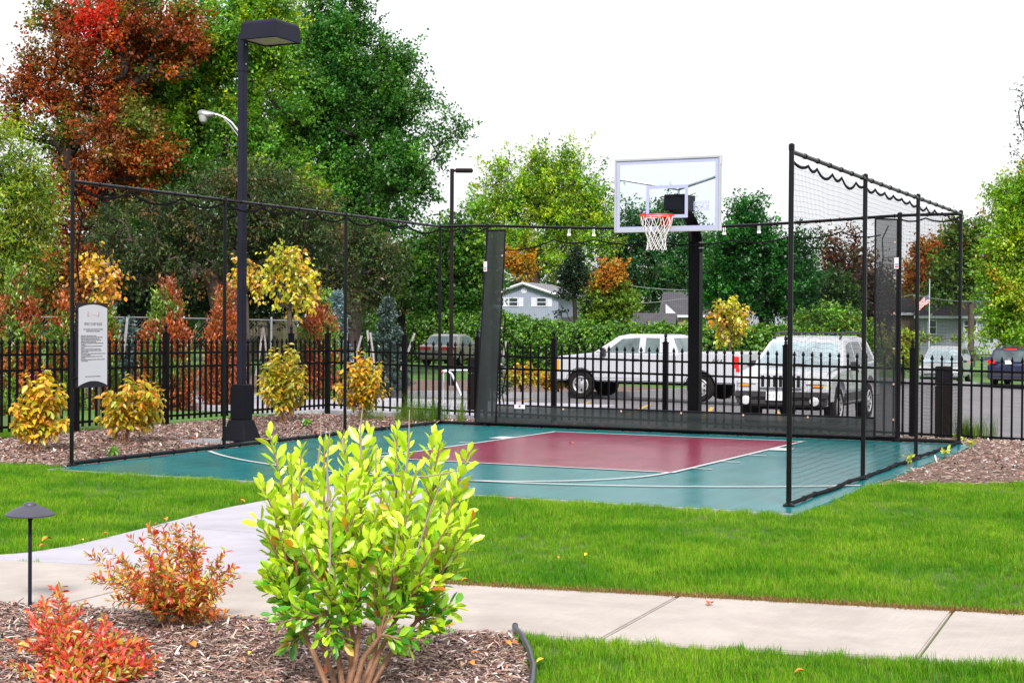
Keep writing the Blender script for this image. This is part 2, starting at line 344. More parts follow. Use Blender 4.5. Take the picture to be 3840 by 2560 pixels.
# --- sport court
def tilemat(name, col, rough=.2):
    m, t, o = newmat(name); L = t.links.new
    tc = N(t, 'ShaderNodeTexCoord'); p = N(t, 'ShaderNodeBsdfPrincipled', inp={'Roughness': rough, 'Specular IOR Level': .5})
    sx = N(t, 'ShaderNodeSeparateXYZ'); L(tc.outputs['Object'], sx.inputs[0]); outs = []
    for ax in 'XY':
        a = N(t, 'ShaderNodeMath', operation='MULTIPLY', inp={1: 1/.305}); L(sx.outputs[ax], a.inputs[0])
        f = N(t, 'ShaderNodeMath', operation='PINGPONG', inp={1: .5}); L(a.outputs[0], f.inputs[0])
        g = N(t, 'ShaderNodeMath', operation='LESS_THAN', inp={1: .017}); L(f.outputs[0], g.inputs[0]); outs.append(g)
    mxx = N(t, 'ShaderNodeMath', operation='MAXIMUM'); L(outs[0].outputs[0], mxx.inputs[0]); L(outs[1].outputs[0], mxx.inputs[1])
    n = N(t, 'ShaderNodeTexNoise', inp={'Scale': 1.7, 'Detail': 6}); L(tc.outputs['Object'], n.inputs['Vector'])
    r = N(t, 'ShaderNodeValToRGB'); r.color_ramp.elements[0].position = .3; r.color_ramp.elements[1].position = .7
    r.color_ramp.elements[0].color = c4([q*.9 for q in col]); r.color_ramp.elements[1].color = c4([q*1.08 for q in col]); L(n.outputs['Fac'], r.inputs['Fac'])
    mm = N(t, 'ShaderNodeMix', data_type='RGBA', inp={'B': c4([min(1, q*1.6+.05) for q in col])}); L(r.outputs['Color'], mm.inputs['A'])
    sc = N(t, 'ShaderNodeMath', operation='MULTIPLY', inp={1: .8}); L(mxx.outputs[0], sc.inputs[0]); L(sc.outputs[0], mm.inputs['Factor'])
    L(mm.outputs['Result'], p.inputs['Base Color'])
    mr = N(t, 'ShaderNodeMapRange', inp={'To Min': rough-.05, 'To Max': rough+.09}); L(n.outputs['Fac'], mr.inputs['Value']); L(mr.outputs[0], p.inputs['Roughness'])
    # open-grid tile relief: fine weave
    w1 = N(t, 'ShaderNodeTexWave', bands_direction='X', inp={'Scale': 16.0}); w2 = N(t, 'ShaderNodeTexWave', bands_direction='Y', inp={'Scale': 16.0})
    L(tc.outputs['Object'], w1.inputs['Vector']); L(tc.outputs['Object'], w2.inputs['Vector'])
    ad = N(t, 'ShaderNodeMath', operation='ADD'); L(w1.outputs['Fac'], ad.inputs[0]); L(w2.outputs['Fac'], ad.inputs[1])
    bp = N(t, 'ShaderNodeBump', inp={'Strength': .10, 'Distance': .003}); L(ad.outputs[0], bp.inputs['Height']); L(bp.outputs[0], p.inputs['Normal'])
    L(p.outputs[0], o.inputs['Surface']); return m
M['teal'] = tilemat('teal_court_tile', (.004, .135, .148)); M['redtile'] = tilemat('maroon_court_tile', (.190, .010, .042))
b = MB(); b.box((-.08, -3.59, -.02), (8.1, 8.62, .04)); court = b.build('sport_court', M['teal']); court['kind'] = 'structure'
b = MB(); b.box((-.08, -7.94, -.022), (8.1, .075, .04)); o = b.build('court_edge', M['concretekerb']); o['kind'] = 'structure'
o = sheet('court_key', [(-1.83, 0), (1.83, 0), (1.83, -5.05), (-1.83, -5.05)], .004, M['redtile'], flat=True)
b = MB(); LW = .055; zl = .009
def strip(x0, y0, x1, y1): b.quad((x0, y0, zl), (x1, y0, zl), (x1, y1, zl), (x0, y1, zl))
strip(-1.83-LW, -LW/2, 1.83+LW, LW/2)
for s in (-1, 1):
    strip(s*1.83-LW/2, -5.05, s*1.83+LW/2, -LW/2)
    a, c = s*1.86, s*2.08
    strip(min(a, c), -1.66, max(a, c), -1.26)
    for y in (-2.5, -3.52, -4.5): strip(min(a, c), y-LW*.4, max(a, c), y+LW*.4)
strip(-1.83-LW/2, -5.05-LW, 1.83+LW/2, -5.05)
def arcband(cx, cy, r, a0, a1, n):
    for i in range(n):
        t0, t1 = lerp(a0, a1, i/n), lerp(a0, a1, (i+1)/n)
        q = [(cx+rr*math.sin(t), cy-rr*math.cos(t), zl+.001) for rr, t in ((r-LW/2, t0), (r+LW/2, t0), (r+LW/2, t1), (r-LW/2, t1))]
        b.quad(*q)
arcband(0, -5.05-LW, 1.80, -PI/2, PI/2, 40); arcband(0, -1.08, 5.82, -.76, .735, 60)
o = b.build('court_lines', M['line']); o['kind'] = 'structure'
# --- walkway: slabs with open joints
SL = .185
top = lambda x: -12.94+SL*x
bot = lambda x: -14.295+SL*x
JX = [-3.4, -1.6, 0.0, 1.5, 3.0, 4.5, 6.0, 7.5, 9.0]
def slab(b, poly, g=.0, th=.1):
    bm = bmesh.new(); f = bm.faces.new([bm.verts.new((p[0], p[1], 0)) for p in poly])
    r = bmesh.ops.inset_region(bm, faces=[f], thickness=.012, depth=0) if g else None
    bm.free()
def offs(poly, g):
    cx = sum(p[0] for p in poly)/len(poly); cy_ = sum(p[1] for p in poly)/len(poly); out = []
    n = len(poly)
    for i in range(n):
        p0, p1, p2 = Vector(poly[i-1]), Vector(poly[i]), Vector(poly[(i+1) % n])
        d1 = (p1-p0).normalized(); d2 = (p2-p1).normalized()
        n1 = Vector((-d1.y, d1.x)); n2 = Vector((-d2.y, d2.x)); q = (n1+n2); q = q/max(q.dot(n1), .4)
        out.append(tuple(p1+q*g))
    return out
def prism(b, poly, z0, z1):
    n = len(poly); vs = [(p[0], p[1], z0) for p in poly]+[(p[0], p[1], z1) for p in poly]
    b.add(vs, [tuple(range(n))[::-1], tuple(range(n, 2*n))]+[(i, (i+1) % n, n+(i+1) % n, n+i) for i in range(n)])
b = MB()
for i in range(len(JX)-1):
    x0, x1 = JX[i], JX[i+1]
    prism(b, offs([(x0+.03, bot(x0)), (x1+.03, bot(x1)), (x1-.05, top(x1)), (x0-.05, top(x0))], .007), -.1, .0)
o = b.build('walkway', M['paveA'], bevel=.008, seg=2); o['kind'] = 'structure'
FL_L = [(-1.2, top(-1.2)+.012), (-.55, -12.98), (-.2, -12.86), (-.04, -12.6), (.0, -12.2), (-.1, -11.6), (-.2, -11.05)]
FL_L2 = [(-.2, -11.05), (-.33, -10.4), (-.42, -9.8), (-.45, -9.2), (-.5, -8.5), (-.58, -8.0)]
FL_R = [(.74, -8.0), (.76, -9.0), (.86, -10.0), (1.06, -11.05)]
FL_R2 = [(1.06, -11.05), (1.4, -11.8), (1.9, -12.3), (2.6, top(2.6)+.012)]
b = MB()
prism(b, offs(FL_R2[::-1]+FL_L[::-1] and (FL_L[:1]+FL_R2[::-1]+FL_L[::-1][:-1]), .006), -.1, .001)
prism(b, offs(FL_L2[:1]+FL_R[::-1]+FL_L2[::-1][:-1], .006), -.1, .001)
o = b.build('path_to_court', M['paveB'], bevel=.008); o['kind'] = 'structure'
FLARE = FL_L+FL_L2[1:]+FL_R+FL_R2[1:]
# --- mulch beds
EDG = [tuple(gnd(u, v)[:2]) for u, v in ((1932, 2368), (1958, 2400), (1985, 2450), (2000, 2510), (1996, 2570), (1960, 2680), (1900, 2800))]
BED = [(-3, bot(-3)), (EDG[0][0], bot(EDG[0][0]))]+EDG+[(3.4, -17), (-3, -17)]
sheet('mulch_bed', BED, -.011, M['mulch'], flat=True)
LB = [(-7.75, 2.9), (-7.75, -6.3), (-9, -7.6), (-7, -7.75), (-5.2, -7.7), (-4.25, -7.55), (-4.12, -7.0), (-4.12, .7), (4.0, .72), (4.0, -5.25), (4.5, -4.85), (5.3, -4.25), (6.6, -3.6), (9.5, -2.6), (13, -2), (13, 2.9)]
sheet('mulch_bed', LB, -.011, M['mulch'], XS, [.7, 1.5, 2.2, 2.85])
# --- car park, kerb, pavement beyond the fence
LOT = [(-14.4, 8.0), (-14.2, 18.2), (-11.9, 20.6), (-10.8, 25.5), (-8.8, 51), (40, 51.5), (60, 30), (60, 3.5), (-3.9, 3.5), (-4.4, 8.0)]
sheet('car_park', LOT, -.025, M['asphalt'], XS, YS)
b = MB(); vs = [(x, y, z) for z in (-.5, -.065) for x, y in ((-13.5, 4.0), (-4.35, 4.0), (-4.45, 8.8), (-13.5, 8.8))]; b.add(vs, [(0, 3, 2, 1), (4, 5, 6, 7), (0, 1, 5, 4), (1, 2, 6, 5), (2, 3, 7, 6), (3, 0, 4, 7)]); o = b.build('pavement', M['paveB'], bevel=.01); o['kind'] = 'structure'
sheet('pavement', [(-4.3, 3.15), (13, 3.15), (13, 3.65), (-4.3, 3.65)], -.012, M['paveB'], XS, YS)
ISL = [(-40, 8.2), (-14.5, 8.2), (-14.3, 18.3), (-12, 20.75), (-10.9, 25.7), (-10.2, 33), (-18, 34), (-22, 27), (-40, 24)]
sheet('mulch_bed', ISL, -.02, M['mulch'], XS, YS)
KB = [(-14.45, 8), (-14.25, 18.25), (-11.95, 20.68), (-10.85, 25.6), (-8.85, 51.1), (40, 51.6)]
b = MB()
for i in range(len(KB)-1):
    (x0, y0), (x1, y1) = KB[i], KB[i+1]; n = max(1, int(math.hypot(x1-x0, y1-y0)/3))
    for k in range(n):
        p, q = (lerp(x0, x1, k/n), lerp(y0, y1, k/n)), (lerp(x0, x1, (k+1)/n), lerp(y0, y1, (k+1)/n))
        d = Vector((q[0]-p[0], q[1]-p[1])).normalized(); nx, ny = -d.y*.09, d.x*.09
        za, zb = float(zg(*p)), float(zg(*q)); vs = []
        for (pp, zz) in ((p, za), (q, zb)):
            for sx in (-1, 1):
                for h in (-.1, .15): vs.append((pp[0]+nx*sx, pp[1]+ny*sx, zz+h))
        b.add(vs, [(0, 1, 3, 2), (4, 6, 7, 5), (0, 4, 5, 1), (2, 3, 7, 6), (1, 5, 7, 3), (0, 2, 6, 4)])
o = b.build('kerb', M['concretekerb'], bevel=.02); o['kind'] = 'structure'
b = MB()
def gline(p, q, wd, dz=-.017):
    d = Vector((q[0]-p[0], q[1]-p[1])); L = d.length; d /= L; nx, ny = -d.y*wd/2, d.x*wd/2; n = max(1, int(L/1.5))
    for k in range(n):
        a, c = k/n, (k+1)/n; pa = (lerp(p[0], q[0], a), lerp(p[1], q[1], a)); pc = (lerp(p[0], q[0], c), lerp(p[1], q[1], c))
        b.quad(*[(x, y, float(zg(x, y))+dz) for x, y in ((pa[0]-nx, pa[1]-ny), (pc[0]-nx, pc[1]-ny), (pc[0]+nx, pc[1]+ny), (pa[0]+nx, pa[1]+ny))])
for x in (-13.2, -11.4, -9.6, -7.8, -6.0, -4.2): gline((x-.2, 17.5 if x < -12 else 20), (x+2.2, 12.2), .11)
for x in (-3.6, -.3 + 2.6, 5.0, 7.7): gline((x, 5), (x, 10.2), .1)
for k in range(4): gline((2.6, 8.3+.42*k), (8.2, 8.6+.42*k), .1)
gline((2.4, 8.9), (4.0, 8.25), .1); gline((2.4, 8.95), (4.0, 9.9), .1); gline((4.6, 13.2), (9, 13.4), .1)
o = b.build('parking_lines', M['yellowline']); o['kind'] = 'structure'

# ------------------------------------------------------------------ grass blades
def blades(n, h, rad, seed, cols, wd=.0032):
    g = np.random.default_rng(seed); V = []; F = []; T = []
    for i in range(n):
        a = g.uniform(0, 2*PI); r = rad*math.sqrt(g.uniform()); x, y = r*math.cos(a), r*math.sin(a)
        hh = h*g.uniform(.55, 1.1); ln = hh*g.uniform(.1, .75); b_ = g.uniform(0, 2*PI); dx, dy = math.cos(b_), math.sin(b_); px, py = -dy*wd/2, dx*wd/2
        o = len(V); V += [(x-px, y-py, 0), (x+px, y+py, 0), (x+dx*ln*.4+px*.8, y+dy*ln*.4+py*.8, hh*.62), (x+dx*ln*.4-px*.8, y+dy*ln*.4-py*.8, hh*.62), (x+dx*ln, y+dy*ln, hh), (x+dx*ln-px*.2, y+dy*ln-py*.2, hh)]
        F += [(o, o+1, o+2, o+3), (o+3, o+2, o+4, o+5)]
        c = np.array(cols[g.integers(len(cols))])*g.uniform(.75, 1.25); T += [c]*6
    return np.array(V), np.array(F), np.array(T)
HID = bpy.data.collections.new('grass_sources')
def hidden_sources(cname, specs, mats):
    col = bpy.data.collections.new(cname)
    for i, (n, h, rad, sd_, cols) in enumerate(specs):
        V, F, T = blades(n, h, rad, sd_, cols); o = big_mesh('grass_clump', V, F, mats, None, T); COL.objects.unlink(o); col.objects.link(o)
    return col
def scatter(name, pts, sc, col, label):
    n = len(pts); me = bpy.data.meshes.new(name); me.vertices.add(n); me.vertices.foreach_set('co', pts.astype(np.float32).ravel())
    a = me.attributes.new('sc', 'FLOAT', 'POINT'); a.data.foreach_set('value', sc.astype(np.float32))
    rt = np.c_[RNG.normal(0, .08, (n, 2)), RNG.uniform(0, 2*PI, n)]; a = me.attributes.new('rt', 'FLOAT_VECTOR', 'POINT'); a.data.foreach_set('vector', rt.astype(np.float32).ravel())
    o = link(name, me); g = bpy.data.node_groups.new(name, 'GeometryNodeTree')
    g.interface.new_socket('Geometry', in_out='INPUT', socket_type='NodeSocketGeometry'); g.interface.new_socket('Geometry', in_out='OUTPUT', socket_type='NodeSocketGeometry')
    gi = g.nodes.new('NodeGroupInput'); go = g.nodes.new('NodeGroupOutput'); ip = g.nodes.new('GeometryNodeInstanceOnPoints'); ci = g.nodes.new('GeometryNodeCollectionInfo')
    ci.inputs['Collection'].default_value = col; ci.inputs['Separate Children'].default_value = True; ci.inputs['Reset Children'].default_value = True
    ip.inputs['Pick Instance'].default_value = True
    na = g.nodes.new('GeometryNodeInputNamedAttribute'); na.data_type = 'FLOAT_VECTOR'; na.inputs['Name'].default_value = 'rt'
    nb = g.nodes.new('GeometryNodeInputNamedAttribute'); nb.data_type = 'FLOAT'; nb.inputs['Name'].default_value = 'sc'
    L = g.links.new; L(gi.outputs[0], ip.inputs['Points']); L(ci.outputs[0], ip.inputs['Instance'])
    L(na.outputs['Attribute'], ip.inputs['Rotation']); L(nb.outputs['Attribute'], ip.inputs['Scale']); L(ip.outputs[0], go.inputs[0])
    md = o.modifiers.new('scatter', 'NODES'); md.node_group = g; tag(o, label, 'grass', kind='stuff'); return o
def grassmat(name, k=1.0):
    m, t, o = newmat(name); L = t.links.new
    a = N(t, 'ShaderNodeAttribute', attribute_name='tint'); ge = N(t, 'ShaderNodeNewGeometry')
    n = N(t, 'ShaderNodeTexNoise', inp={'Scale': 1.3, 'Detail': 5, 'Roughness': .65}); L(ge.outputs['Position'], n.inputs['Vector'])
    r = N(t, 'ShaderNodeValToRGB'); r.color_ramp.elements[0].position = .36; r.color_ramp.elements[1].position = .66
    r.color_ramp.elements[0].color = (.42, .66, .6, 1); r.color_ramp.elements[1].color = (1.28, 1.12, 1.1, 1); L(n.outputs['Fac'], r.inputs['Fac'])
    mm = N(t, 'ShaderNodeMix', data_type='RGBA', blend_type='MULTIPLY', inp={'Factor': 1.0}); L(a.outputs['Color'], mm.inputs['A']); L(r.outputs['Color'], mm.inputs['B'])
    d = N(t, 'ShaderNodeBsdfDiffuse'); tr = N(t, 'ShaderNodeBsdfTranslucent'); m1 = N(t, 'ShaderNodeMixShader', inp={'Fac': .42})
    L(mm.outputs['Result'], d.inputs['Color']); L(mm.outputs['Result'], tr.inputs['Color']); L(d.outputs[0], m1.inputs[1]); L(tr.outputs[0], m1.inputs[2]); L(m1.outputs[0], o.inputs['Surface']); return m
M['grass'] = grassmat('grass_blades')
GC = [(.125, .325, .010), (.165, .38, .014), (.085, .26, .010), (.22, .38, .03), (.14, .34, .010), (.28, .34, .07)]
DC = [(.20, .10, .035), (.14, .07, .026), (.24, .15, .055), (.10, .055, .022)]
gcol = hidden_sources('lawn_clumps', [(34, .058, .055, 1, GC), (34, .050, .055, 2, GC), (30, .064, .05, 3, GC), (34, .054, .06, 4, GC)], M['grass'])
dcol = hidden_sources('dry_clumps', [(30, .030, .06, 5, DC+GC[:1]), (30, .026, .06, 6, DC)], M['chip'])
fcol = hidden_sources('tuft_clumps', [(60, .38, .07, 7, [(.09, .19, .02), (.14, .23, .03), (.19, .22, .05)]), (60, .30, .08, 8, [(.09, .19, .02), (.16, .25, .03)])], M['grass'])
def cand(n, x0, x1, y0, y1): return np.c_[RNG.uniform(x0, x1, n), RNG.uniform(y0, y1, n)]
P = cand(150000, -9, 11, -17, -3)
dpt = (P-C0[:2]) @ FW[:2]; lat = (P-C0[:2]) @ RT[:2]
ok = (dpt > 6) & (np.abs(lat) < dpt*.345+.5)
court_r = (P[:, 0] > -4.16) & (P[:, 0] < 4.0) & (P[:, 1] > -7.99)
wob = .025*np.sin(P[:, 0]*17)+.02*np.sin(P[:, 0]*41+1)
walk_r = (P[:, 1] < -12.94+SL*P[:, 0]+.005+wob) & (P[:, 1] > -14.295+SL*P[:, 0]-.03+wob)
ok &= ~court_r & ~walk_r & ~inpoly(P, FLARE) & ~inpoly(P, BED) & ~inpoly(P, LB)
ok &= RNG.uniform(size=len(P)) < np.interp(dpt, [6, 9, 13, 20], [1, .85, .6, .45])
P = P[ok]; n = len(P)
hvar = .82+.28*np.sin(P[:, 0]*2.1+P[:, 1]*.7)*np.sin(P[:, 1]*1.7+1.3)+RNG.normal(0, .12, n)
edge = np.abs(P[:, 1]-(-12.94+SL*P[:, 0])); hvar *= np.interp(edge, [0, .1, .25], [.6, .95, 1.0])
scatter('lawn_grass', np.c_[P, np.full(n, -.02)], np.clip(hvar, .45, 1.5), gcol, 'short bright green lawn grass around the paths')
q = RNG.uniform(2.0, 8.5, 2600); off = np.abs(RNG.normal(0, .05, 2600))
PD = np.c_[q, -12.94+SL*q+off]; PD = PD[~inpoly(PD, FLARE)]
scatter('dry_grass', np.c_[PD, np.full(len(PD), -.018)], RNG.uniform(.6, 1.2, len(PD)), dcol, 'brown dead grass fringe along the edge of the concrete walk')

# ------------------------------------------------------------------ wood chips
T_CHIP = (np.array([(0,-.10,0),(.5,-.12,.05),(.5,.12,.05),(0,.10,0),(1,-.08,.0),(1,.08,.0)]), np.array([(0,1,2,3),(1,4,5,2)]))
CHC = [(.24, .15, .122), (.155, .088, .074), (.36, .26, .225), (.28, .15, .115), (.47, .39, .36), (.085, .05, .042), (.58, .51, .49)]
CHW = [5, 4.5, 4.5, 4, 2.4, 3, 1.2]
def chips(name, poly, n, s0, s1, label, asp=1.0, zf=None):
    p = np.array(poly); Q = np.c_[RNG.uniform(p[:, 0].min(), p[:, 0].max(), n), RNG.uniform(p[:, 1].min(), p[:, 1].max(), n)]
    Q = Q[inpoly(Q, poly)]; k = len(Q); z = zg(Q[:, 0], Q[:, 1])
    A = np.c_[RNG.normal(size=(k, 2)), RNG.normal(0, .16, k)]
    o = leaf_mesh(name, np.c_[Q, z-.008+RNG.uniform(0, .02, k)], A, RNG.uniform(s0, s1, k), pick(CHC, k, .2, CHW), M['chip'], None, T_CHIP, 3.0, asp)
    return tag(o, label, 'wood chips', kind='stuff')
NB = [(.3, bot(.3)-.01), (EDG[0][0]-.03, bot(EDG[0][0])-.02)]+[(e[0]-.03, e[1]) for e in EDG[:5]]+[(4.2, -15.6), (1.2, -16.2)]
chips('wood_chips', NB, 60000, .018, .058, 'shredded brown wood chips in the near bed', .85)
chips('wood_chips', [(-7.75, 2.9), (-7.75, -6.3), (-9, -7.6), (-7, -7.75), (-5.2, -7.7), (-4.25, -7.55), (-4.2, .8), (-4.2, 2.9)], 52000, .025, .075, 'brown wood chips under the yellow shrubs left of the court', 1.3)
chips('wood_chips', [(4.0, -5.25), (4.5, -4.85), (5.3, -4.25), (6.6, -3.6), (9.5, -2.6), (9.5, 2.9), (-4, 2.9), (-4, .85), (4.0, .85)], 60000, .022, .07, 'brown wood chips beside and behind the court on the right', 1.2)
# ================================================================== COURT ENCLOSURE
XL, XR, YB = -4.15, 3.76, .73; HR = 3.07
PL = [-7.55, -4.82, -2.02, YB]; PR = [-7.42, -4.70, -2.06, YB]; PA, PB = -3.33, 2.95
def sagrail(x):                      # the long back rail hangs a little in its middle
    if x <= PA or x >= PB: return HR
    t = (x-PA)/(PB-PA); return HR-.10*math.sin(PI*t)
enc = thing('court_net_enclosure', 'tall black pipe frame with black netting round three sides of the sport court', 'net enclosure', (0, YB, 0))
def post(x, y, h, r=.023):
    b = MB(); b.tube([(x, y, -.05), (x, y, h)], r, 10); b.lathe((x, y, h), [(r+.004, -.05), (r+.004, .0), (r*.5, .012)], 10)
    b.lathe((x, y, 0), [(r+.03, -.01), (r+.03, .012), (r+.004, .03)], 10); b.build('post', M['black'], enc, smooth=True)
for i, y in enumerate(PL): post(XL, y, HR+(.11 if i == 0 else .03))
for i, y in enumerate(PR): post(XR, y, HR+(.06 if i == 0 else .04))
post(PA, YB, HR+.02); post(PB, YB, HR+.03, .03)
def rail(pts, r=.021):
    b = MB(); b.tube(pts, r, 8)
    L = sum((Vector(pts[i+1])-Vector(pts[i])).length for i in range(len(pts)-1)); n = int(L/.42)
    for k in range(1, n):            # lacing wraps
        t = k/n*(len(pts)-1); i = min(int(t), len(pts)-2); p = Vector(pts[i]).lerp(Vector(pts[i+1]), t-i); d = (Vector(pts[i+1])-Vector(pts[i])).normalized()
        b.tube([p-d*.009, p+d*.009], r+.006, 8)
    return b
rail([(XL, PL[0], HR), (XL, YB, HR)]).build('top_rail', M['black'], enc, smooth=True)
rail([(XR, PR[0], HR), (XR, YB, HR)]).build('top_rail', M['black'], enc, smooth=True)
rail([(XL+(XR-XL)*k/24, YB, sagrail(XL+(XR-XL)*k/24)) for k in range(25)]).build('top_rail', M['black'], enc, smooth=True)
rail([(XL, PL[0], .03), (XL, YB, .03)], .026).build('bottom_rail', M['black'], enc, smooth=True)
rail([(XL, YB, .03), (XR, YB, .03)], .026).build('bottom_rail', M['black'], enc, smooth=True)
pts = []                             # the right-hand bottom line is a loose webbing tube
for k in range(41):
    y = lerp(PR[0], YB, k/40); pts.append((XR+.010*math.sin(k*1.1)+.01, y, .022+.005*math.sin(k*.7)))
rail(pts, .02).build('bottom_rail', M['binding'], enc, smooth=True)
# strap scallops under the rails
def scallop(p, q, drop, n, seed, z0=.02):
    g = random.Random(seed); p, q = Vector(p), Vector(q); cuts = [0]
    for k in range(1, n): cuts.append((k+g.uniform(-.18, .18))/n)
    cuts.append(1); out = []
    for a, c in zip(cuts, cuts[1:]):
        dd = drop*g.uniform(.6, 1.25)*min(1.4, (c-a)*n)
        for j in range(8):
            t = j/8; s = lerp(a, c, t); r = p.lerp(q, s); r.z -= z0+dd*4*t*(1-t); out.append(r)
    r = q.copy(); r.z -= z0; out.append(r); return out
def strap(pts, r=.013):
    b = MB(); b.tube(pts, r, 6, flat=.5); b.build('strap', M['rope'], enc, smooth=True)
for i in range(3): strap(scallop((XL, PL[i]+.03, HR-.02), (XL, PL[i+1]-.03, HR-.02), .085, 3+i % 2, 5+i), .015)
strap([(XL+.02, PL[0], HR-.10), (XL+.05, PL[0]+.10, HR-.35), (XL+.03, PL[0]+.07, HR-.62), (XL+.02, PL[0]+.05, HR-.9), (XL+.03, PL[0]+.09, HR-1.15)], .012)
for i in range(3): strap(scallop((XR, PR[i]+.03, HR-.055), (XR, PR[i+1]-.03, HR-.055), .05, 6, 15+i), .015)
strap(scallop((XL, YB, HR-.02), (PA, YB, HR-.02), .06, 2, 31)); strap(scallop((PB, YB, HR-.03), (XR, YB, HR-.02), .06, 2, 32))
mid = [(PA, YB-.02, HR-.40), (PA+.33, YB-.02, HR-.385), (-2.2, YB-.02, HR-.24), (-1.55, YB-.02, HR-.25), (-.5, YB-.02, HR-.31), (.6, YB-.02, HR-.30), (1.45, YB-.02, HR-.26), (2.15, YB-.02, HR-.21), (PB-.25, YB-.02, HR-.26)]
pm = []
for (x0, y0, z0), (x1, y1, z1) in zip(mid, mid[1:]):
    for j in range(8): t = j/8; pm.append((lerp(x0, x1, t), y0, lerp(z0, z1, t)-.05*4*t*(1-t)))
pm.append(mid[-1]); strap(pm, .011)
for x in (-1.95, -1.55, .47, .98, 1.43, 1.48, 2.02, 2.5):         # snap clips holding the middle net to the rail
    b = MB(); zr = sagrail(x)
    b.tube([(x, YB, zr+.024), (x+.012, YB-.01, zr-.02), (x+.012, YB-.012, zr-.09)], .005, 5); b.tube([(x, YB, zr+.024), (x-.014, YB-.01, zr-.02), (x-.014, YB-.012, zr-.10)], .005, 5)
    b.box((x, YB-.012, zr-.105), (.05, .018, .03)); b.build('net_clip', M['label'], enc)
# netting: every twine a thin triangular strand, with slack
def netting(p0, p1, z0, z1, cell, amp, r, seed, slack=0):
    g = np.random.default_rng(seed); p0, p1 = np.array(p0, float), np.array(p1, float); L = np.linalg.norm(p1-p0); d = (p1-p0)/L; nrm = np.array([-d[1], d[0]])
    ns, nz = int(L/cell), int((z1-z0)/cell); ph = g.uniform(0, 6.28, 8)
    def pos(s, z):
        s = np.asarray(s, float); z = np.asarray(z, float); u = s/L; h = (z-z0)/(z1-z0)
        env = np.sin(PI*np.clip(h, 0, 1))
        dz = amp*env*(.7*np.sin(s*5.5+ph[0]+z*.8)+.5*np.sin(s*11+ph[1]-z*1.7)+.35*np.sin(s*2.1+ph[2]))-slack*env*4*u*(1-u)*.5
        dn = amp*1.5*env*np.sin(s*2.3+ph[3])*np.sin(z*2+ph[4]); ds = amp*.35*env*np.sin(z*7+ph[5]+s*1.3)
        q = p0+d*(s+ds)[..., None]+nrm*dn[..., None]; return np.concatenate([q, (z+dz)[..., None]], -1)
    Vs, Fs = [], []; o = 0
    def strands(Pt):
        nonlocal o
        k, mm, _ = Pt.shape; ang = np.array([0, 2.0944, 4.1888]); tng = unit(np.gradient(Pt, axis=1)); n3 = np.array([nrm[0], nrm[1], 0])
        w = np.cross(tng, n3); V = Pt[:, :, None, :]+r*(np.cos(ang)[None, None, :, None]*n3+np.sin(ang)[None, None, :, None]*w[:, :, None, :])
        Vs.append(V.reshape(-1, 3)); i = np.arange(k)[:, None, None]; j = np.arange(mm-1)[None, :, None]; a = np.arange(3)[None, None, :]
        base = o+(i*mm+j)*3; Fs.append(np.stack([base+a, base+(a+1) % 3, base+3+(a+1) % 3, base+3+a], -1).reshape(-1, 4)); o += k*mm*3
    S, Z = np.meshgrid(np.linspace(0, L, ns+1), np.linspace(z0, z1, 40), indexing='ij'); strands(pos(S, Z))
    Z, S = np.meshgrid(np.linspace(z0, z1, nz+1), np.linspace(0, L, max(30, int(L*14))), indexing='ij'); strands(pos(S, Z))
    return big_mesh('netting', np.concatenate(Vs), np.concatenate(Fs), M['thread'], enc)
netting((XL, PL[0]), (XL, YB), .05, HR-.06, .045, .012, .0007, 1)
netting((XR, PR[0]), (XR, YB), .05, HR-.09, .045, .022, .0011, 2, .05)
netting((XL, YB), (PA, YB), .05, HR-.05, .045, .012, .0008, 3); netting((PB, YB), (XR, YB), .05, HR-.05, .045, .015, .0008, 4)
netting((PA, YB), (PB, YB), .05, HR-.31, .030, .008, .0009, 5)
# dark mesh screens lashed to the middle net
def screen(label, quad, nx, nz, seed, wav, mm='screen'):
    a = [Vector(q) for q in quad]; g = random.Random(seed); t = thing('mesh_screen', label, 'mesh screen', (a[0]+a[1])/2, 0, 'dark mesh screens lashed to the back netting')
    b = MB(); ph = [g.uniform(0, 6) for _ in range(6)]; vs = []
    for j in range(nz+1):
        for i in range(nx+1):
            u, v = i/nx, j/nz; p = a[0].lerp(a[1], u).lerp(a[3].lerp(a[2], u), v)
            p.y += wav*(math.sin(u*9+ph[0]+v*5)+.6*math.sin(v*17+ph[1]-u*6)+.4*math.sin(u*23+v*29+ph[2])); vs.append(p)
    b.add(vs, [(j*(nx+1)+i, j*(nx+1)+i+1, (j+1)*(nx+1)+i+1, (j+1)*(nx+1)+i) for j in range(nz) for i in range(nx)])
    b.build('mesh_panel', M[mm], t, smooth=True)
    b = MB(); e = [vs[j*(nx+1)] for j in range(nz+1)]; b.tube(e, .013, 5, flat=.6); e = [vs[j*(nx+1)+nx] for j in range(nz+1)]; b.tube(e, .013, 5, flat=.6)
    b.tube(vs[:nx+1], .013, 5); b.tube(vs[-nx-1:], .013, 5); b.build('binding', M['binding'], t, smooth=True)
    return t
YS_ = YB-.045
sc1 = screen('upright dark mesh screen hanging left on the back netting, flared at its foot', [(-3.47, YS_-.05, .06), (-3.13, YS_-.03, .05), (-3.00, YS_, 2.99), (-3.30, YS_, 2.99)], 6, 40, 1, .006)
sc2 = screen('narrow upright dark mesh screen hanging on the right of the back netting', [(2.64, YS_, .06), (2.93, YS_, .06), (2.93, YS_, 3.01), (2.63, YS_, 3.03)], 6, 40, 2, .004, 'screenlit')
sc3 = screen('long low dark mesh screen along the foot of the back netting', [(-3.12, YS_-.02, .05), (2.64, YS_-.02, .05), (2.64, YS_-.01, .315), (-3.12, YS_-.01, .33)], 80, 8, 3, .006)
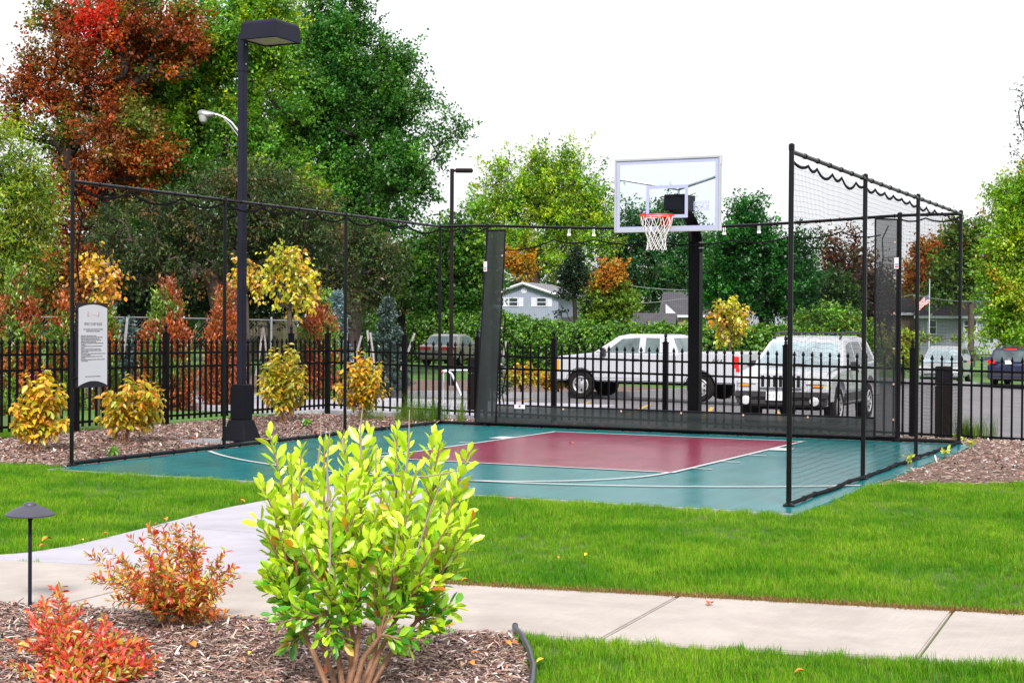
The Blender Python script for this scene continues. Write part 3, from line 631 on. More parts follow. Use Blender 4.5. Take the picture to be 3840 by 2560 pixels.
for t, c in ((sc1, (-3.32, YS_-.03, 2.44)), (sc2, (2.925, YS_-.02, 2.42)), (sc3, (-2.72, YS_-.035, .315))):
    b = MB(); d = (.055, .004, .15) if t is not sc3 else (.17, .004, .06); b.box(c, d); o = b.build('tag', M['label'], t)
    b = MB(); b.box((c[0], c[1]-.003, c[2]-.045 if t is not sc3 else c[2]), (.04, .003, .022)); b.build('print', M['flagred'], o)
    b = MB(); b.box((c[0]-.0, c[1]-.003, c[2]-.015 if t is not sc3 else c[2]+.016), (.04, .003, .018)); b.build('print', M['bluelabel'], o)
for t, pts in ((sc3, [(-2+k*.93, YS_-.03, .295) for k in range(5)]), (sc2, [(2.9, YS_-.02, .3+k*.48) for k in range(6)]), (sc1, [(-3.04, YS_-.02, .4+k*.55) for k in range(5)])):
    for p in pts:
        b = MB(); b.lathe((p[0], p[1], p[2]), [(.012, -.003), (.016, 0), (.012, .003)], 10, 'y'); b.build('grommet', M['tan'], t)
b = MB(); b.tube([(2.80, YS_+.03, 2.93), (2.72, YS_+.02, 2.75), (2.735, YS_+.02, 2.5), (2.69, YS_+.02, 2.2), (2.735, YS_+.02, 1.87), (2.69, YS_+.02, 1.6), (2.735, YS_+.02, 1.25)], .009, 6)
for z in (2.5, 1.87, 1.25): b.tube([(2.735, YS_+.02, z), (2.93, YS_+.02, z)], .006, 5)
b.build('cord', M['rope'], sc2)
b = MB(); b.tube([(-3.0, YS_+.02, 1.7), (-3.03, YS_+.03, 1.35), (-2.98, YS_+.05, .9), (-3.06, YS_+.05, .5), (-3.02, YS_+.05, .3)], .01, 6); b.build('cord', M['rope'], sc1)

# ================================================================== BASKETBALL HOOP
hoop = thing('basketball_hoop', 'basketball hoop with clear framed backboard, orange rim and white net on a black pole', 'basketball hoop', (-.05, .98, 0))
HX = 0.0; YBD = -.36; ZB0, ZB1, HW = 2.845, 3.865, .775
b = MB(); b.box((HX-.05, .98, 1.33), (.17, .17, 2.9)); b.build('pole', M['iron'], hoop, bevel=.015)
b = MB(); b.box((HX-.05, .98, .02), (.36, .36, .03)); b.build('base_plate', M['iron'], hoop, bevel=.004)
b = MB(); b.tube([(HX-.05, .98, 2.62), (HX-.05, .97, 2.78), (HX-.03, .80, 3.0), (HX-.01, .45, 3.16), (HX, .05, 3.22), (HX, -.2, 3.22)], .105, 4); b.build('extension_arm', M['iron'], hoop, bevel=.006)
for z in (2.68, 2.76): b = MB(); b.tube([(HX+.03, .9, z), (HX+.10, .9, z)], .012, 6); b.build('bolt', M['galv'], hoop)
b = MB(); b.box((HX+.06, -.02, 3.26), (.30, .46, .22)); b.build('mounting_box', M['plasticblack'], hoop, bevel=.01)
b = MB(); b.tube([(HX+.03, .02, 3.36), (HX+.03, .02, 3.46)], .016, 8)
b.tube([(HX+.03, .02, 3.46), (-HW+.03, YBD+.05, 3.60)], .019, 8); b.tube([(HX+.03, .02, 3.46), (HW-.03, YBD+.05, 3.60)], .019, 8); b.build('brace', M['silver'], hoop, smooth=True)
b = MB(); b.box((HX, YBD, (ZB0+ZB1)/2), (2*HW-.04, .012, ZB1-ZB0-.04)); bd = b.build('backboard', M['glass'], hoop)
b = MB(); fy = YBD
for z in (ZB0+.014, ZB1-.014): b.box((HX, fy, z), (2*HW, .05, .028))
for s in (-1, 1): b.box((s*(HW-.014), fy, (ZB0+ZB1)/2), (.028, .05, ZB1-ZB0-.057))
b.build('frame', M['carsilver'], bd, bevel=.003)
b = MB(); yy = YBD-.009
def band(x0, x1, z0, z1): b.box(((x0+x1)/2, yy, (z0+z1)/2), (x1-x0, .003, z1-z0))
t_ = .05
band(-HW+.029, HW-.029, ZB1-.029-t_, ZB1-.029); band(-HW+.029, HW-.029, ZB0+.029, ZB0+.029+t_)
for s in (-1, 1): x = s*(HW-.029-t_/2); band(x-t_/2, x+t_/2, ZB0+.029+t_, ZB1-.029-t_)
band(-.305, .305, 3.44, 3.485); band(-.305, .305, 3.035, 3.08)
for s in (-1, 1): x = s*.283; band(x-.022, x+.022, 3.08, 3.44)
b.build('white_border', M['boardwhite'], bd)
# maker's mark: outlined box with two linked letters and small lettering under it
b = MB(); lx, lz, lw, lh = .50, 3.19, .22, .125
def lb(x0, x1, z0, z1): b.box((lx+(x0+x1)/2*lw-lw/2, yy, lz+(z0+z1)/2*lh-lh/2), ((x1-x0)*lw, .003, (z1-z0)*lh))
lb(0, 1, .93, 1); lb(0, 1, 0, .07); lb(0, .05, .07, .93); lb(.95, 1, .07, .93)
lb(.12, .5, .74, .84); lb(.12, .18, .54, .74); lb(.12, .5, .44, .54); lb(.43, .5, .26, .44); lb(.12, .5, .16, .26)
lb(.58, .9, .74, .84); lb(.56, .63, .26, .74); lb(.63, .9, .16, .26); lb(.83, .9, .26, .5); lb(.70, .9, .5, .58)
b.build('logo', M['boardwhite'], bd)
text_mesh('lettering', 'C O U R T', .032, frame((lx, yy, 3.055), (1, 0, 0)), M['boardwhite'], bd, ext=.001)
for zz in (ZB0+.06, ZB1-.06): b = MB(); b.box((HW+.001, YBD-.002, zz), (.012, .058, .12)); b.build('corner_cap', M['cream'], bd)
RC = (HX, YBD-.40, 3.045); RR = .232
b = MB(); b.tube([(RC[0]+RR*math.sin(2*PI*k/36), RC[1]+RR*math.cos(2*PI*k/36), RC[2]) for k in range(37)], .0095, 8, cap=False); rim = b.build('rim', M['orange'], hoop, smooth=True)
b = MB(); b.box((HX, YBD-.02, 2.985), (.13, .012, .17)); b.box((HX, YBD-.10, 3.04), (.15, .16, .014))
for s in (-1, 1): b.add([(HX+s*.07, YBD-.02, 3.035), (HX+s*.07, YBD-.20, 3.035), (HX+s*.07, YBD-.02, 2.91), (HX+s*.062, YBD-.02, 3.035), (HX+s*.062, YBD-.20, 3.035), (HX+s*.062, YBD-.02, 2.91)], [(0, 1, 2), (3, 5, 4), (0, 3, 4, 1), (1, 4, 5, 2), (2, 5, 3, 0)])
b.build('bracket', M['orange'], rim)
b = MB(); a0 = 3.0
for k in range(0): pass
nk = 12
prof = [(RR, 0), (.205, -.10), (.165, -.19), (.135, -.26), (.122, -.33), (.128, -.40), (.138, -.46)]
def npt(k, j): r, h = prof[j]; a = 2*PI*k/nk; return (RC[0]+r*math.sin(a)+.006*math.sin(k*5+j), RC[1]+r*math.cos(a), RC[2]-.01+h+.006*math.sin(k*3+j*2))
for k in range(nk):
    for s in (-.5, .5):
        b.tube([npt(k, 0), (npt(k+s*.5, 1))], .0045, 5); pts = [npt(k+s*.5, 1)]
        for j in range(2, len(prof)): pts.append(npt(k+s*(.5+(j-1)*1.0 if True else 0), j))
        b.tube(pts, .0045, 5)
b.build('net', M['cord'], hoop, smooth=True)

# ================================================================== IRON FENCE
FGROUP = 'runs of black iron picket fence'
def fence_run(label, p, q, posts, zfun, skip_last=False):
    root = thing('iron_fence', label, 'fence', (p[0], p[1], zfun(p[0], p[1])), 0, FGROUP)
    p, q = Vector((p[0], p[1])), Vector((q[0], q[1])); d = (q-p).normalized(); ang = math.atan2(d.y, d.x)
    W = lambda s: p+d*s
    for s in posts[:-1] if skip_last else posts:
        c = W(s); z = zfun(c.x, c.y); b = MB(); b.box((c.x, c.y, z+.63), (.078, .078, 1.46), ang); b.box((c.x, c.y, z+1.368), (.092, .092, .02), ang)
        po = b.build('post', M['iron'], root, bevel=.004)
        b = MB(); b.lathe((c.x, c.y, z+1.378), [(.034, 0), (.036, .012), (.020, .022), (.017, .032), (.028, .045), (.024, .056), (.013, .066), (.022, .082), (.029, .100), (.022, .125), (.010, .150), (.002, .165)], 10); b.build('finial', M['iron'], po, smooth=True)
    for s0, s1 in zip(posts, posts[1:]):
        b = MB(); n = max(2, round((s1-s0)/.141)); hw = .039
        for k in range(1, n):
            c = W(lerp(s0, s1, k/n)); z = zfun(c.x, c.y); b.box((c.x, c.y, z+.62), (.028, .028, 1.14), ang)
            b.lathe((c.x, c.y, z+1.19), [(.019, 0), (.012, .016), (.030, .046), (.026, .060), (.001, .112)], 4, sq=True)
        pan = b.build('picket_panel', M['iron'], root)
        for h in (1.075, .865, .115):
            a, c = W(s0+hw), W(s1-hw); za, zc = zfun(a.x, a.y)+h, zfun(c.x, c.y)+h; b = MB(); mid_ = (a+c)/2; L = (c-a).length
            sl = math.atan2(zc-za, L); mt = Matrix.Rotation(ang, 3, 'Z') @ Matrix.Rotation(-sl, 3, 'Y'); b.box((mid_.x, mid_.y, (za+zc)/2), (L, .036, .034), mtx=mt); b.build('rail', M['iron'], pan)
    return root
zl_ = lambda x, y: .035-.006*(y+5)+.0
zb_ = lambda x, y: -.005-.0135*(x+7.55)
FX = -7.6
fence_run('black iron picket fence running along the left behind the yellow shrubs', (FX, -9.6), (FX, 2.9), [0, 2.0, 4.0, 6.0, 7.98, 9.96, 11.35, 12.5], zl_, True)
fence_run('black iron picket fence along the back between the court and the car park', (FX, 2.9), (11.2, 2.85), [0, 1.58, 3.0, 4.43, 6.39, 8.36, 10.3, 12.3, 14.3, 16.3, 18.3], zb_)

# ================================================================== RULES SIGN
d1 = at(300, 1290, 16.95); d2 = at(405, 1290, 16.95)
sg = thing('rules_sign', 'white court rules board with dark arched ends hung on the front left net post', 'sign', (XL+.04, PL[0], 0))
ux = Vector((0, 1, 0))           # board's own width direction, turned to the viewer
_d = ray(285, 1455); Sg0 = Vector(tuple(C0+_d*((XL+.04-C0[0])/_d[0]))); SW, SH = .505, .925
def sp(u, v, o=0): n = ux.cross(Vector((0, 0, 1))); return tuple(Sg0+ux*u*SW+Vector((0, 0, v*SH))+n*o)
def plate(b, outline, t0, t1):
    n = len(outline); vs = [sp(u, v, t0) for u, v in outline]+[sp(u, v, t1) for u, v in outline]
    b.add(vs, [tuple(range(n)), tuple(range(n, 2*n))[::-1]]+[(i, (i+1) % n, n+(i+1) % n, n+i) for i in range(n)])
b = MB(); plate(b, [(0, 0), (1, 0), (1, 1), (0, 1)], -.012, .008); b.build('back_board', M['signdark'], sg, bevel=.003)
arc = lambda v0, bul, k: [(lerp(.055, .965, i/k), v0+bul*(1-(2*i/k-1)**2)) for i in range(k+1)]
b = MB(); plate(b, arc(.022, .055, 16)+arc(.938, .042, 16)[::-1], .0082, .0112); fc = b.build('face', M['cream'], sg)
def fr(u, v): return frame(sp(u, v, .0118), ux)
text_mesh('heading', 'SPORT COURT RULES', .042, fr(.51, .735), M['print'], fc, xs=.70)
text_mesh('lettering', 'FOR YOUR SAFETY, AND THE SAFETY OF OTHERS,\nPLEASE OBSERVE THE FOLLOWING:', .0205, fr(.51, .680), M['print'], fc, xs=.68)
rules = ['SPORT COURT IS OPEN FROM DAWN TO DUSK.', 'INDIVIDUALS UTILIZING THIS FACILITY DO SO AT THEIR OWN RISK.', 'PLEASE USE CAUTION AS COURT IS SLIPPERY WHEN WET.', 'SPORT COURT IS PROVIDED FOR USE BY HOTEL GUESTS ONLY.', 'EQUIPMENT IS AVAILABLE AT THE FRONT DESK.', 'FOR YOUR SAFETY, THE WEARING OF APPROPRIATE ATHLETIC SHOES\nIS REQUIRED.', 'CHILDREN UNDER THE AGE OF 16 SHOULD BE ACCOMPANIED BY\nAN ADULT.', 'INDIVIDUALS SHOULD NOT OVEREXERT THEMSELVES UNLESS\nPHYSICALLY CAPABLE OF DOING SO AND WITH A PHYSICIAN\'S\nAPPROVAL TO DO SO.', 'USE OF THE SPORT COURT BY PERSONS UNDER THE INFLUENCE OF DRUGS\nOR ALCOHOL IS PROHIBITED.', 'AN EMERGENCY PHONE AND FIRST AID KIT ARE LOCATED AT THE\nFRONT DESK.', 'PLEASE REPORT ANY DISTURBANCE, ACCIDENT, OR UNSAFE CONDITION\nTO THE FRONT DESK.']
text_mesh('rules_text', '\n'.join('• '+r.replace('\n', '\n   ') for r in rules), .0162, fr(.11, .605), M['print'], fc, 'LEFT', xs=.70)
text_mesh('lettering', 'THANK YOU FOR YOUR ATTENTION & COOPERATION.', .0150, fr(.50, .125), M['print'], fc, xs=.66)
b = MB()
for u in (.345, .685):
    plate(b, [(u-.018, .835), (u+.018, .835), (u+.018, .878), (u-.018, .878)], .0115, .0125); plate(b, [(u-.014, .884), (u+.014, .884), (u+.014, .898), (u-.014, .898)], .0115, .0125)
pts = [sp(lerp(.363, .667, i/10), .843+.014*(1-(2*i/10-1)**2), .0120) for i in range(11)]; b.tube(pts, .0012, 4); b.build('emblem', M['tan'], fc)
b = MB(); hk = sp(.5, -.004, .005); b.tube([hk, (hk[0], hk[1], hk[2]-.02)], .006, 6); b.build('hook', M['white'], sg)
b = MB()
for v in (.9, .12): b.box(tuple(Vector(sp(-.03, v, -.004))), (.06, .03, .02), math.atan2(ux.y, ux.x))
b.build('bracket', M['black'], sg)

# ================================================================== LAMPS
def box_lamp_pole():
    bx, by = -4.52, -3.95; t = thing('lamp_post', 'tall black square lamp post with a big box lamp head beside the left netting', 'lamp post', (bx, by, 0))
    b = MB(); b.box((bx, by, 2.6), (.092, .092, 5.4)); b.build('pole', M['lamp'], t, bevel=.006)
    b = MB(); b.box((bx, by, 5.02), (.105, .105, .42)); b.build('sleeve', M['lamp'], t, bevel=.004)
    for z in (4.9, 5.15): b = MB(); b.lathe((bx+.0535, by-.01, z), [(.012, 0), (.012, .008), (.006, .012)], 8, 'x'); b.build('bolt', M['silver'], t)
    def frust(b, z0, w0, z1, w1): b.lathe((bx, by, 0), [(w0*.7071, z0), (w1*.7071, z1)], 4, sq=True)
    b = MB(); frust(b, -.02, .40, .03, .40); frust(b, .03, .385, .30, .24); frust(b, .30, .21, .74, .215); frust(b, .74, .215, .76, .19); b.build('base_cover', M['plasticblack'], t, bevel=.012, seg=3)
    b = MB(); b.box((bx-.30, by-.06, -.0), (.9, .5, .06), .35); b.build('concrete_footing', M['concretekerb'], t, bevel=.02)
    hx, hy, hz = bx+.43, by, 5.28; s = .56; b = MB()
    bm_ = [(-1, -1), (1, -1), (1, 1), (-1, 1)]; vs = []
    for z, k in ((-.12, 1.0), (.09, .965), (.125, .86)): vs += [(hx+a*s/2*k, hy+c*s/2*k, hz+z) for a, c in bm_]
    vs += [(hx+a*s/2*.93, hy+c*s/2*.93, hz-.12) for a, c in bm_]+[(hx+a*s/2*.9, hy+c*s/2*.9, hz-.085) for a, c in bm_]
    fs = [(8, 9, 10, 11)]
    for o1, o2 in ((0, 4), (4, 8), (12, 0), (16, 12)): fs += [(o1+i, o1+(i+1) % 4, o2+(i+1) % 4, o2+i) for i in range(4)]
    fs.append((16, 19, 18, 17)); b.add(vs, fs); hd = b.build('lamp_head', M['lamp'], t, bevel=.012, seg=3)
    b = MB(); b.box((hx, hy, hz-.100), (s*.89, s*.89, .012)); b.build('lens', M['lens'], hd)
    b = MB(); b.box((bx+.10, by, 5.25), (.10, .055, .09)); b.build('arm', M['lamp'], t)
    return t
box_lamp_pole()
b0 = at(910, 1300, 44); t = thing('street_lamp', 'grey cobra-head street lamp on a thin pole in front of the green maple', 'street lamp', (b0[0], b0[1], -.5))
tp = at(907, 478, 44); b = MB(); b.tube([(b0[0], b0[1], -.6), tuple(tp)], [.085, .05], 10); b.build('pole', M['galv'], t, smooth=True)
b = MB(); b.tube([tuple(at(u, v, 44)) for u, v in ((908, 520), (895, 495), (870, 462), (845, 443), (815, 431), (795, 428))], .035, 8); b.tube([tuple(at(u, v, 44)) for u, v in ((908, 560), (893, 510), (862, 468), (840, 446))], .02, 6); b.build('arm', M['galv'], t, smooth=True)
h0, h1 = Vector(tuple(at(806, 427, 44))), Vector(tuple(at(742, 421, 44))); b = MB()
b.tube([h0.lerp(h1, k) + Vector((0, 0, -.05*math.sin(PI*k))) for k in (0, .15, .4, .7, .9, 1)], [.04, .07, .115, .125, .09, .03], 12); hd = b.build('lamp_head', M['galv'], t, smooth=True)
b = MB(); c = h0.lerp(h1, .68); b.lathe((c.x, c.y, c.z-.12), [(.125, .04), (.12, -.06), (.085, -.14), (.02, -.17)], 14); b.build('lens', M['lens'], hd, smooth=True)
D_ = 54; b0 = at(1693, 1440, D_); t = thing('lamp_post', 'slim dark brown lamp post with a flat shoebox head behind the netting corner', 'lamp post', tuple(b0))
tp = at(1693, 634, D_); b = MB(); b.box(((b0[0]+tp[0])/2, (b0[1]+tp[1])/2, (b0[2]+tp[2])/2), (.125, .125, tp[2]-b0[2]), .4); b.build('pole', M['brown'], t)
b = MB(); b.box((b0[0], b0[1], b0[2]+.45), (.26, .26, 1.0), .4); b.build('base_cover', M['brown'], t, bevel=.02)
hc = at(1740, 640, D_); b = MB(); b.box(tuple(hc), (.62, .34, .13), .44); b.box(tuple(at(1706, 641, D_)), (.2, .08, .08), .44); b.build('lamp_head', M['brown'], t, bevel=.03)
lb_ = gnd(112, 2275); t = thing('path_light', 'low dark mushroom-shaped path light beside the concrete walk', 'path light', (lb_[0], lb_[1], -.02))
b = MB(); b.tube([(lb_[0], lb_[1], -.1), (lb_[0], lb_[1], .49)], .0105, 10); b.lathe((lb_[0], lb_[1], .47), [(.011, 0), (.02, .03), (.02, .04)], 12); b.build('stem', M['lamp'], t, smooth=True)
b = MB(); b.lathe((lb_[0], lb_[1], .50), [(.012, .008), (.125, .0), (.134, .004), (.134, .010), (.105, .030), (.065, .048), (.035, .058), (.034, .066), (.027, .072), (.010, .076)], 40); b.build('cap', M['capsky'], t, smooth=True, angle=50)

# ================================================================== SMALL THINGS BY THE PATHS AND THE FENCE
pts = [(e[0], e[1], .018+.004*math.sin(i*2)) for i, e in enumerate(EDG)]
b = MB(); b.tube([(pts[0][0]-.015, pts[0][1]+.03, .028)]+pts, .016, 12); tag(b.build('bed_edging', M['edging'], smooth=True), 'black plastic edging tube curving between the mulch bed and the lawn', 'garden edging')
def litter_bin(u, D, ztop, hb, wd, label, blue):
    p = at(u, 1300, D); z0 = float(zg(p[0], p[1])); t = thing('litter_bin', label, 'litter bin', (p[0], p[1], z0), .02, 'slim dark bins outside the iron fence')
    b = MB(); b.box((p[0], p[1], z0+hb*.36), (wd, wd*.9, hb*.72), .02); b.build('body', M['brown'], t, bevel=.008)
    b = MB(); b.box((p[0], p[1], z0+hb*.86), (wd, wd*.9, hb*.26), .02); hd = b.build('hood', M['brown'], t, bevel=.008)
    b = MB(); b.box((p[0], p[1]-wd*.455, z0+hb*.85), (wd*.72, .012, hb*.14), .02); b.build('flap', M['plasticblack'], hd)
    if blue: b = MB(); b.box((p[0]+wd*.40, p[1]-wd*.46, z0+hb*.80), (.05, .01, .11), .02); b.build('label', M['bluelabel'], hd)
litter_bin(1786, 29.6, 1343, 1.12, .26, 'slim dark bin with a small blue label, near the fence corner', True)
litter_bin(3541, 24.6, 1380, 1.13, .24, 'slim dark bin behind the fence at the back right corner of the netting', False)
# bicycle rack
rp = at(1715, 1500, 38); z0 = float(zg(rp[0], rp[1])); t = thing('bike_rack', 'silver tubular bicycle rack with a curved hoop behind the fence corner', 'bike rack', (rp[0], rp[1], z0))
P2 = lambda u, v, d=38: tuple(at(u, v, d))
b = MB(); b.tube([P2(1662, 1500), P2(1664, 1392), P2(1668, 1388), P2(1790, 1388), P2(1793, 1392), P2(1795, 1500)], .022, 8); b.build('frame', M['silver'], t, smooth=True)
b = MB()
for u in (1678, 1690, 1708, 1735, 1752): b.tube([P2(u, 1500), P2(u, 1389)], .010, 6)
b.build('bars', M['galv'], t)
b = MB(); b.tube([P2(1660, 1392, 37.6), P2(1680, 1392, 37.6), P2(1694, 1402, 37.6), P2(1706, 1428, 37.5), P2(1722, 1465, 37.4), P2(1733, 1490, 37.3), P2(1734, 1502, 37.3)], .030, 8); b.build('hoop', M['silver'], t, smooth=True)
b = MB(); b.tube([P2(1655, 1394, 37.6), P2(1663, 1393, 37.6)], .034, 8); b.build('reflector', M['red'], t)
# chain-link fence at the left
t = thing('chain_link_fence', 'grey chain-link fence with thin top rail behind the orange and green evergreens', 'fence', tuple(at(600, 1330, 37)))
cl = [at(-400, 1194, 34), at(200, 1188, 36), at(560, 1190, 38), at(1020, 1200, 40), at(1300, 1207, 41.5)]
b = MB(); b.tube([tuple(p) for p in cl], .017, 6); b.build('top_rail', M['galv'], t, smooth=True)
for u, v, d in ((350, 1189, 37), (1018, 1200, 40), (1300, 1207, 41.5), (-100, 1190, 35)):
    p = at(u, v, d); b = MB(); b.tube([(p[0], p[1], float(zg(p[0], p[1]))-.1), (p[0], p[1], p[2]+.04)], .032, 8); b.lathe((p[0], p[1], p[2]+.04), [(.036, 0), (.03, .03), (.005, .045)], 8); b.build('post', M['galv'], t, smooth=True)
b = MB()
for a, c in zip(cl, cl[1:]):
    a, c = Vector(tuple(a)), Vector(tuple(c)); L = (c-a).length; n = int(L/.09); H = 1.55
    for k in range(n+1):
        p = a.lerp(c, k/n)
        for s in (-1, 1):
            k2 = k+s*int(H/.09); q = a.lerp(c, k2/n); q.z = p.z-H
            if 0 <= k2 <= n: b.add([p, p+Vector((.004, 0, 0)), q+Vector((.004, 0, 0)), q], [(0, 1, 2, 3)])
b.build('mesh', M['galv'], t)
# tree stakes
SG = 'grey wooden tree stakes'
def stake(u0, v0, u1, v1, D, wpx, label):
    p, q = Vector(tuple(at(u0, v0, D))), Vector(tuple(at(u1, v1, D))); d = q-p; q = q+d.normalized()*.5
    b = MB(); b.tube([p, p.lerp(q, .5)+Vector((.01, 0, 0)), q], wpx*MPP(D)*.62, 4); o = b.build('tree_stake', M['wood'], None); tag(o, label, 'wooden stake', SG)
stake(478, 1190, 466, 1290, 31, 10, 'tall leaning grey stake just right of the rules sign')
stake(450, 1236, 436, 1300, 31, 10, 'short leaning grey stake beside the taller one right of the rules sign')
stake(986, 1228, 972, 1320, 33, 8, 'pale stake leaning left just behind the big lamp post')
stake(988, 1228, 1002, 1360, 33, 7, 'pale stake upright just behind the big lamp post, crossing the leaning one')
stake(1356, 1258, 1340, 1310, 40, 8, 'leaning grey stake left of the small blue spruce')
stake(1377, 1238, 1384, 1310, 40, 8, 'upright grey stake in front of the small blue spruce, left one of the close pair')
stake(1388, 1246, 1398, 1330, 40, 8, 'upright grey stake in front of the small blue spruce, right one of the close pair')
stake(1555, 1248, 1528, 1320, 41, 8, 'grey stake leaning right beside the tan car')
stake(1897, 1278, 1884, 1340, 41, 8, 'lone grey stake leaning in front of the hedge, left of the white pickup')
# ================================================================== TREES
def skeleton(trunk, targets, r_tip, jit=.12, up=1.6):
    """grow limbs: every target joins the nearest lower node; returns node arrays and pipe-model radii"""
    nodes = [np.array(p, float) for p in trunk]; par = [-1]+list(range(len(trunk)-1)); order = np.argsort(np.linalg.norm(targets-trunk[-1], axis=1)+.0)
    leafnode = np.zeros(len(targets), int)
    for ti in order:
        tgt = targets[ti]; A = np.array(nodes); d = tgt-A; dist = np.linalg.norm(d, axis=1); pen = dist*(1+up*np.maximum(0, -d[:, 2]/np.maximum(dist, .01)+.1))
        pen[0] += 1e3 if len(nodes) > 2 else 0
        j = int(np.argmin(pen)); p = nodes[j]; mid_ = (p+tgt)/2+RNG.normal(0, jit*dist[j], 3); mid_[2] += .08*dist[j]
        nodes.append(mid_); par.append(j); nodes.append(tgt.copy()); par.append(len(nodes)-2); leafnode[ti] = len(nodes)-1
    cnt = np.zeros(len(nodes)); cnt[leafnode] = 1
    for i in range(len(nodes)-1, 0, -1):
        if par[i] >= 0: cnt[par[i]] += cnt[i]
    return np.array(nodes), par, r_tip*np.power(np.maximum(cnt, 1), .46)
def limbs_mesh(name, nodes, par, rad, mats, parent, n=5, rmax=9):
    idx = [i for i in range(len(par)) if par[i] >= 0]; a = nodes[[par[i] for i in idx]]; c = nodes[idx]; ra = np.minimum(rad[[par[i] for i in idx]], rmax); rc = np.minimum(rad[idx], rmax)
    ra = np.minimum(ra, rc*1.7)
    d = unit(c-a); h = np.where(np.abs(d[:, 2:3]) < .9, np.array([[0, 0, 1.]]), np.array([[1., 0, 0]])); x = unit(np.cross(d, h)); y = np.cross(d, x)
    th = np.arange(n)*2*PI/n; ring = lambda p, r: p[:, None, :]+r[:, None, None]*(np.cos(th)[None, :, None]*x[:, None, :]+np.sin(th)[None, :, None]*y[:, None, :])
    V = np.concatenate([ring(a-d*ra[:, None]*.2, ra), ring(c+d*rc[:, None]*.2, rc)], 1).reshape(-1, 3); k = len(idx); j = np.arange(n); o = (np.arange(k)*2*n)[:, None]
    F = np.stack([o+j, o+(j+1) % n, o+n+(j+1) % n, o+n+j], -1).reshape(-1, 4); return big_mesh(name, V, F, mats, parent, None, True)
def blob_pts(blobs, D, n, shell=.55, cr=0, depth=.85):
    """clump centres inside a union of ellipsoids given by their extent in the photo at distance D"""
    k_ = .62*cr/MPP(D); blobs = [(u, v, max(ru-k_, .4*ru), max(rv-k_*.8, .4*rv)) for u, v, ru, rv in blobs]
    wts = np.array([b_[2]*b_[3]*min(b_[2], b_[3]) for b_ in blobs], float)**.8; k = RNG.choice(len(blobs), n, p=wts/wts.sum()); q = rnd(n)*(RNG.uniform(0, 1, n)**(1/3*shell+.02))[:, None]
    out = np.zeros((n, 3))
    for i, (u, v, ru, rv) in enumerate(blobs):
        s = k == i; c = at(u, v, D); s_ = MPP(D); out[s] = c+q[s, 0:1]*RT*ru*s_+q[s, 1:2]*np.array([FW[0], FW[1], 0])*ru*s_*depth+q[s, 2:3]*np.array([0, 0, 1])*rv*s_
    return out
def tree(name, label, cat, trunk_px, D, blobs, nclump, nleaf, lsize, cr, cols, wts=None, group=None, bark='bark', r_tip=.02, rmax=.28, patch=None, upb=.6, droop=.25, jit=.16, T=T_DIA, flat=.75, asp=1.0, z0=None, keep=1.0, shell=.55, mats='leafdark', clumpjit=.24, forks=1):
    base = at(trunk_px[0], trunk_px[1], D); base[2] = float(zg(base[0], base[1]))-.05 if z0 is None else z0
    t = thing(name, label, cat, tuple(base), 0, group)
    Cn = blob_pts(blobs, D, nclump, shell, cr); tp = at(trunk_px[2], trunk_px[3], D)
    tr = [base, base*.6+tp*.4+np.array([.05, .02, 0]), tp]
    nodes, par, rad = skeleton(tr, Cn, r_tip); limbs_mesh('trunk', nodes, par, rad, M[bark], t, 6 if D < 40 else 5, rmax)
    rc = cr*RNG.uniform(.5, 1.45, nclump); ns = 6; cen = Cn.mean(0); cen[2] -= .25*(Cn[:, 2].max()-Cn[:, 2].min())
    sd = unit(unit(Cn-cen)[:, None, :]*.8+RNG.normal(size=(nclump, ns, 3))*.7+np.array([0, 0, .45-droop])); sl = rc[:, None]*RNG.uniform(.6, 1.7, (nclump, ns))     # shoots of each clump
    wgt = (sl**1.3).ravel(); wgt /= wgt.sum(); k_ = RNG.choice(nclump*ns, nleaf, p=wgt); ci, si = k_//ns, k_ % ns; n = nleaf
    tt = RNG.uniform(-.15, 1, n)**1 ; off = sd[ci, si]*(sl[ci, si]*tt)[:, None]; wid_ = (rc[ci]*.24*(1.15-.8*np.clip(tt, 0, 1)))[:, None]; jt = RNG.normal(size=(n, 3))*wid_; jt[:, 2] *= flat; off += jt; P = Cn[ci]+off
    A = rnd(n)+sd[ci, si]*.6; A[:, 2] -= droop
    cc = pick(cols, nclump, clumpjit, wts)
    if patch is not None: cc = patch(Cn, cc, D)
    tint = np.clip(cc[ci]*(1+RNG.normal(0, jit, (n, 1)))*(1+RNG.normal(0, jit*.4, (n, 3))), .002, .95)
    leaf_mesh('crown', P, A, lsize*RNG.uniform(.6, 1.3, n), tint, M[mats], t, T, upb, asp); return t
def pxof(P):
    d = P-C0; z = d @ FW; return 1920+CAM['f']*(d @ RT)/z, 1280-CAM['f']*(d @ UP)/z
GREEN = [(.060, .20, .018), (.085, .25, .020), (.042, .155, .018), (.12, .30, .022)]
def maple_patch(P, cc, D):           # crown tips that have begun to turn yellow-green
    n = len(P); ztop = np.argsort(np.argsort(P[:, 2]))/n; h = RNG.uniform(size=n) < .10+.25*(ztop > .6); cc[h] = pick([(.26, .45, .02), (.38, .48, .02), (.17, .38, .02)], h.sum(), .15); return cc
G2 = 'large green maples behind the court'
def redpatch(P, cc, D):
    u, v = pxof(P); n = len(P)
    g = (np.sin(u*.011+1)+np.sin(v*.013+u*.004)+RNG.normal(0, .6, n)); cc[g > .65] = pick([(.14, .20, .02), (.10, .16, .02), (.22, .19, .03)], (g > .65).sum(), .2)
    s = ((u-350)/60)**2+((v-120)/70)**2 < 1.2; cc[s] = pick([(.75, .045, .02), (.62, .04, .015)], s.sum(), .12); return cc
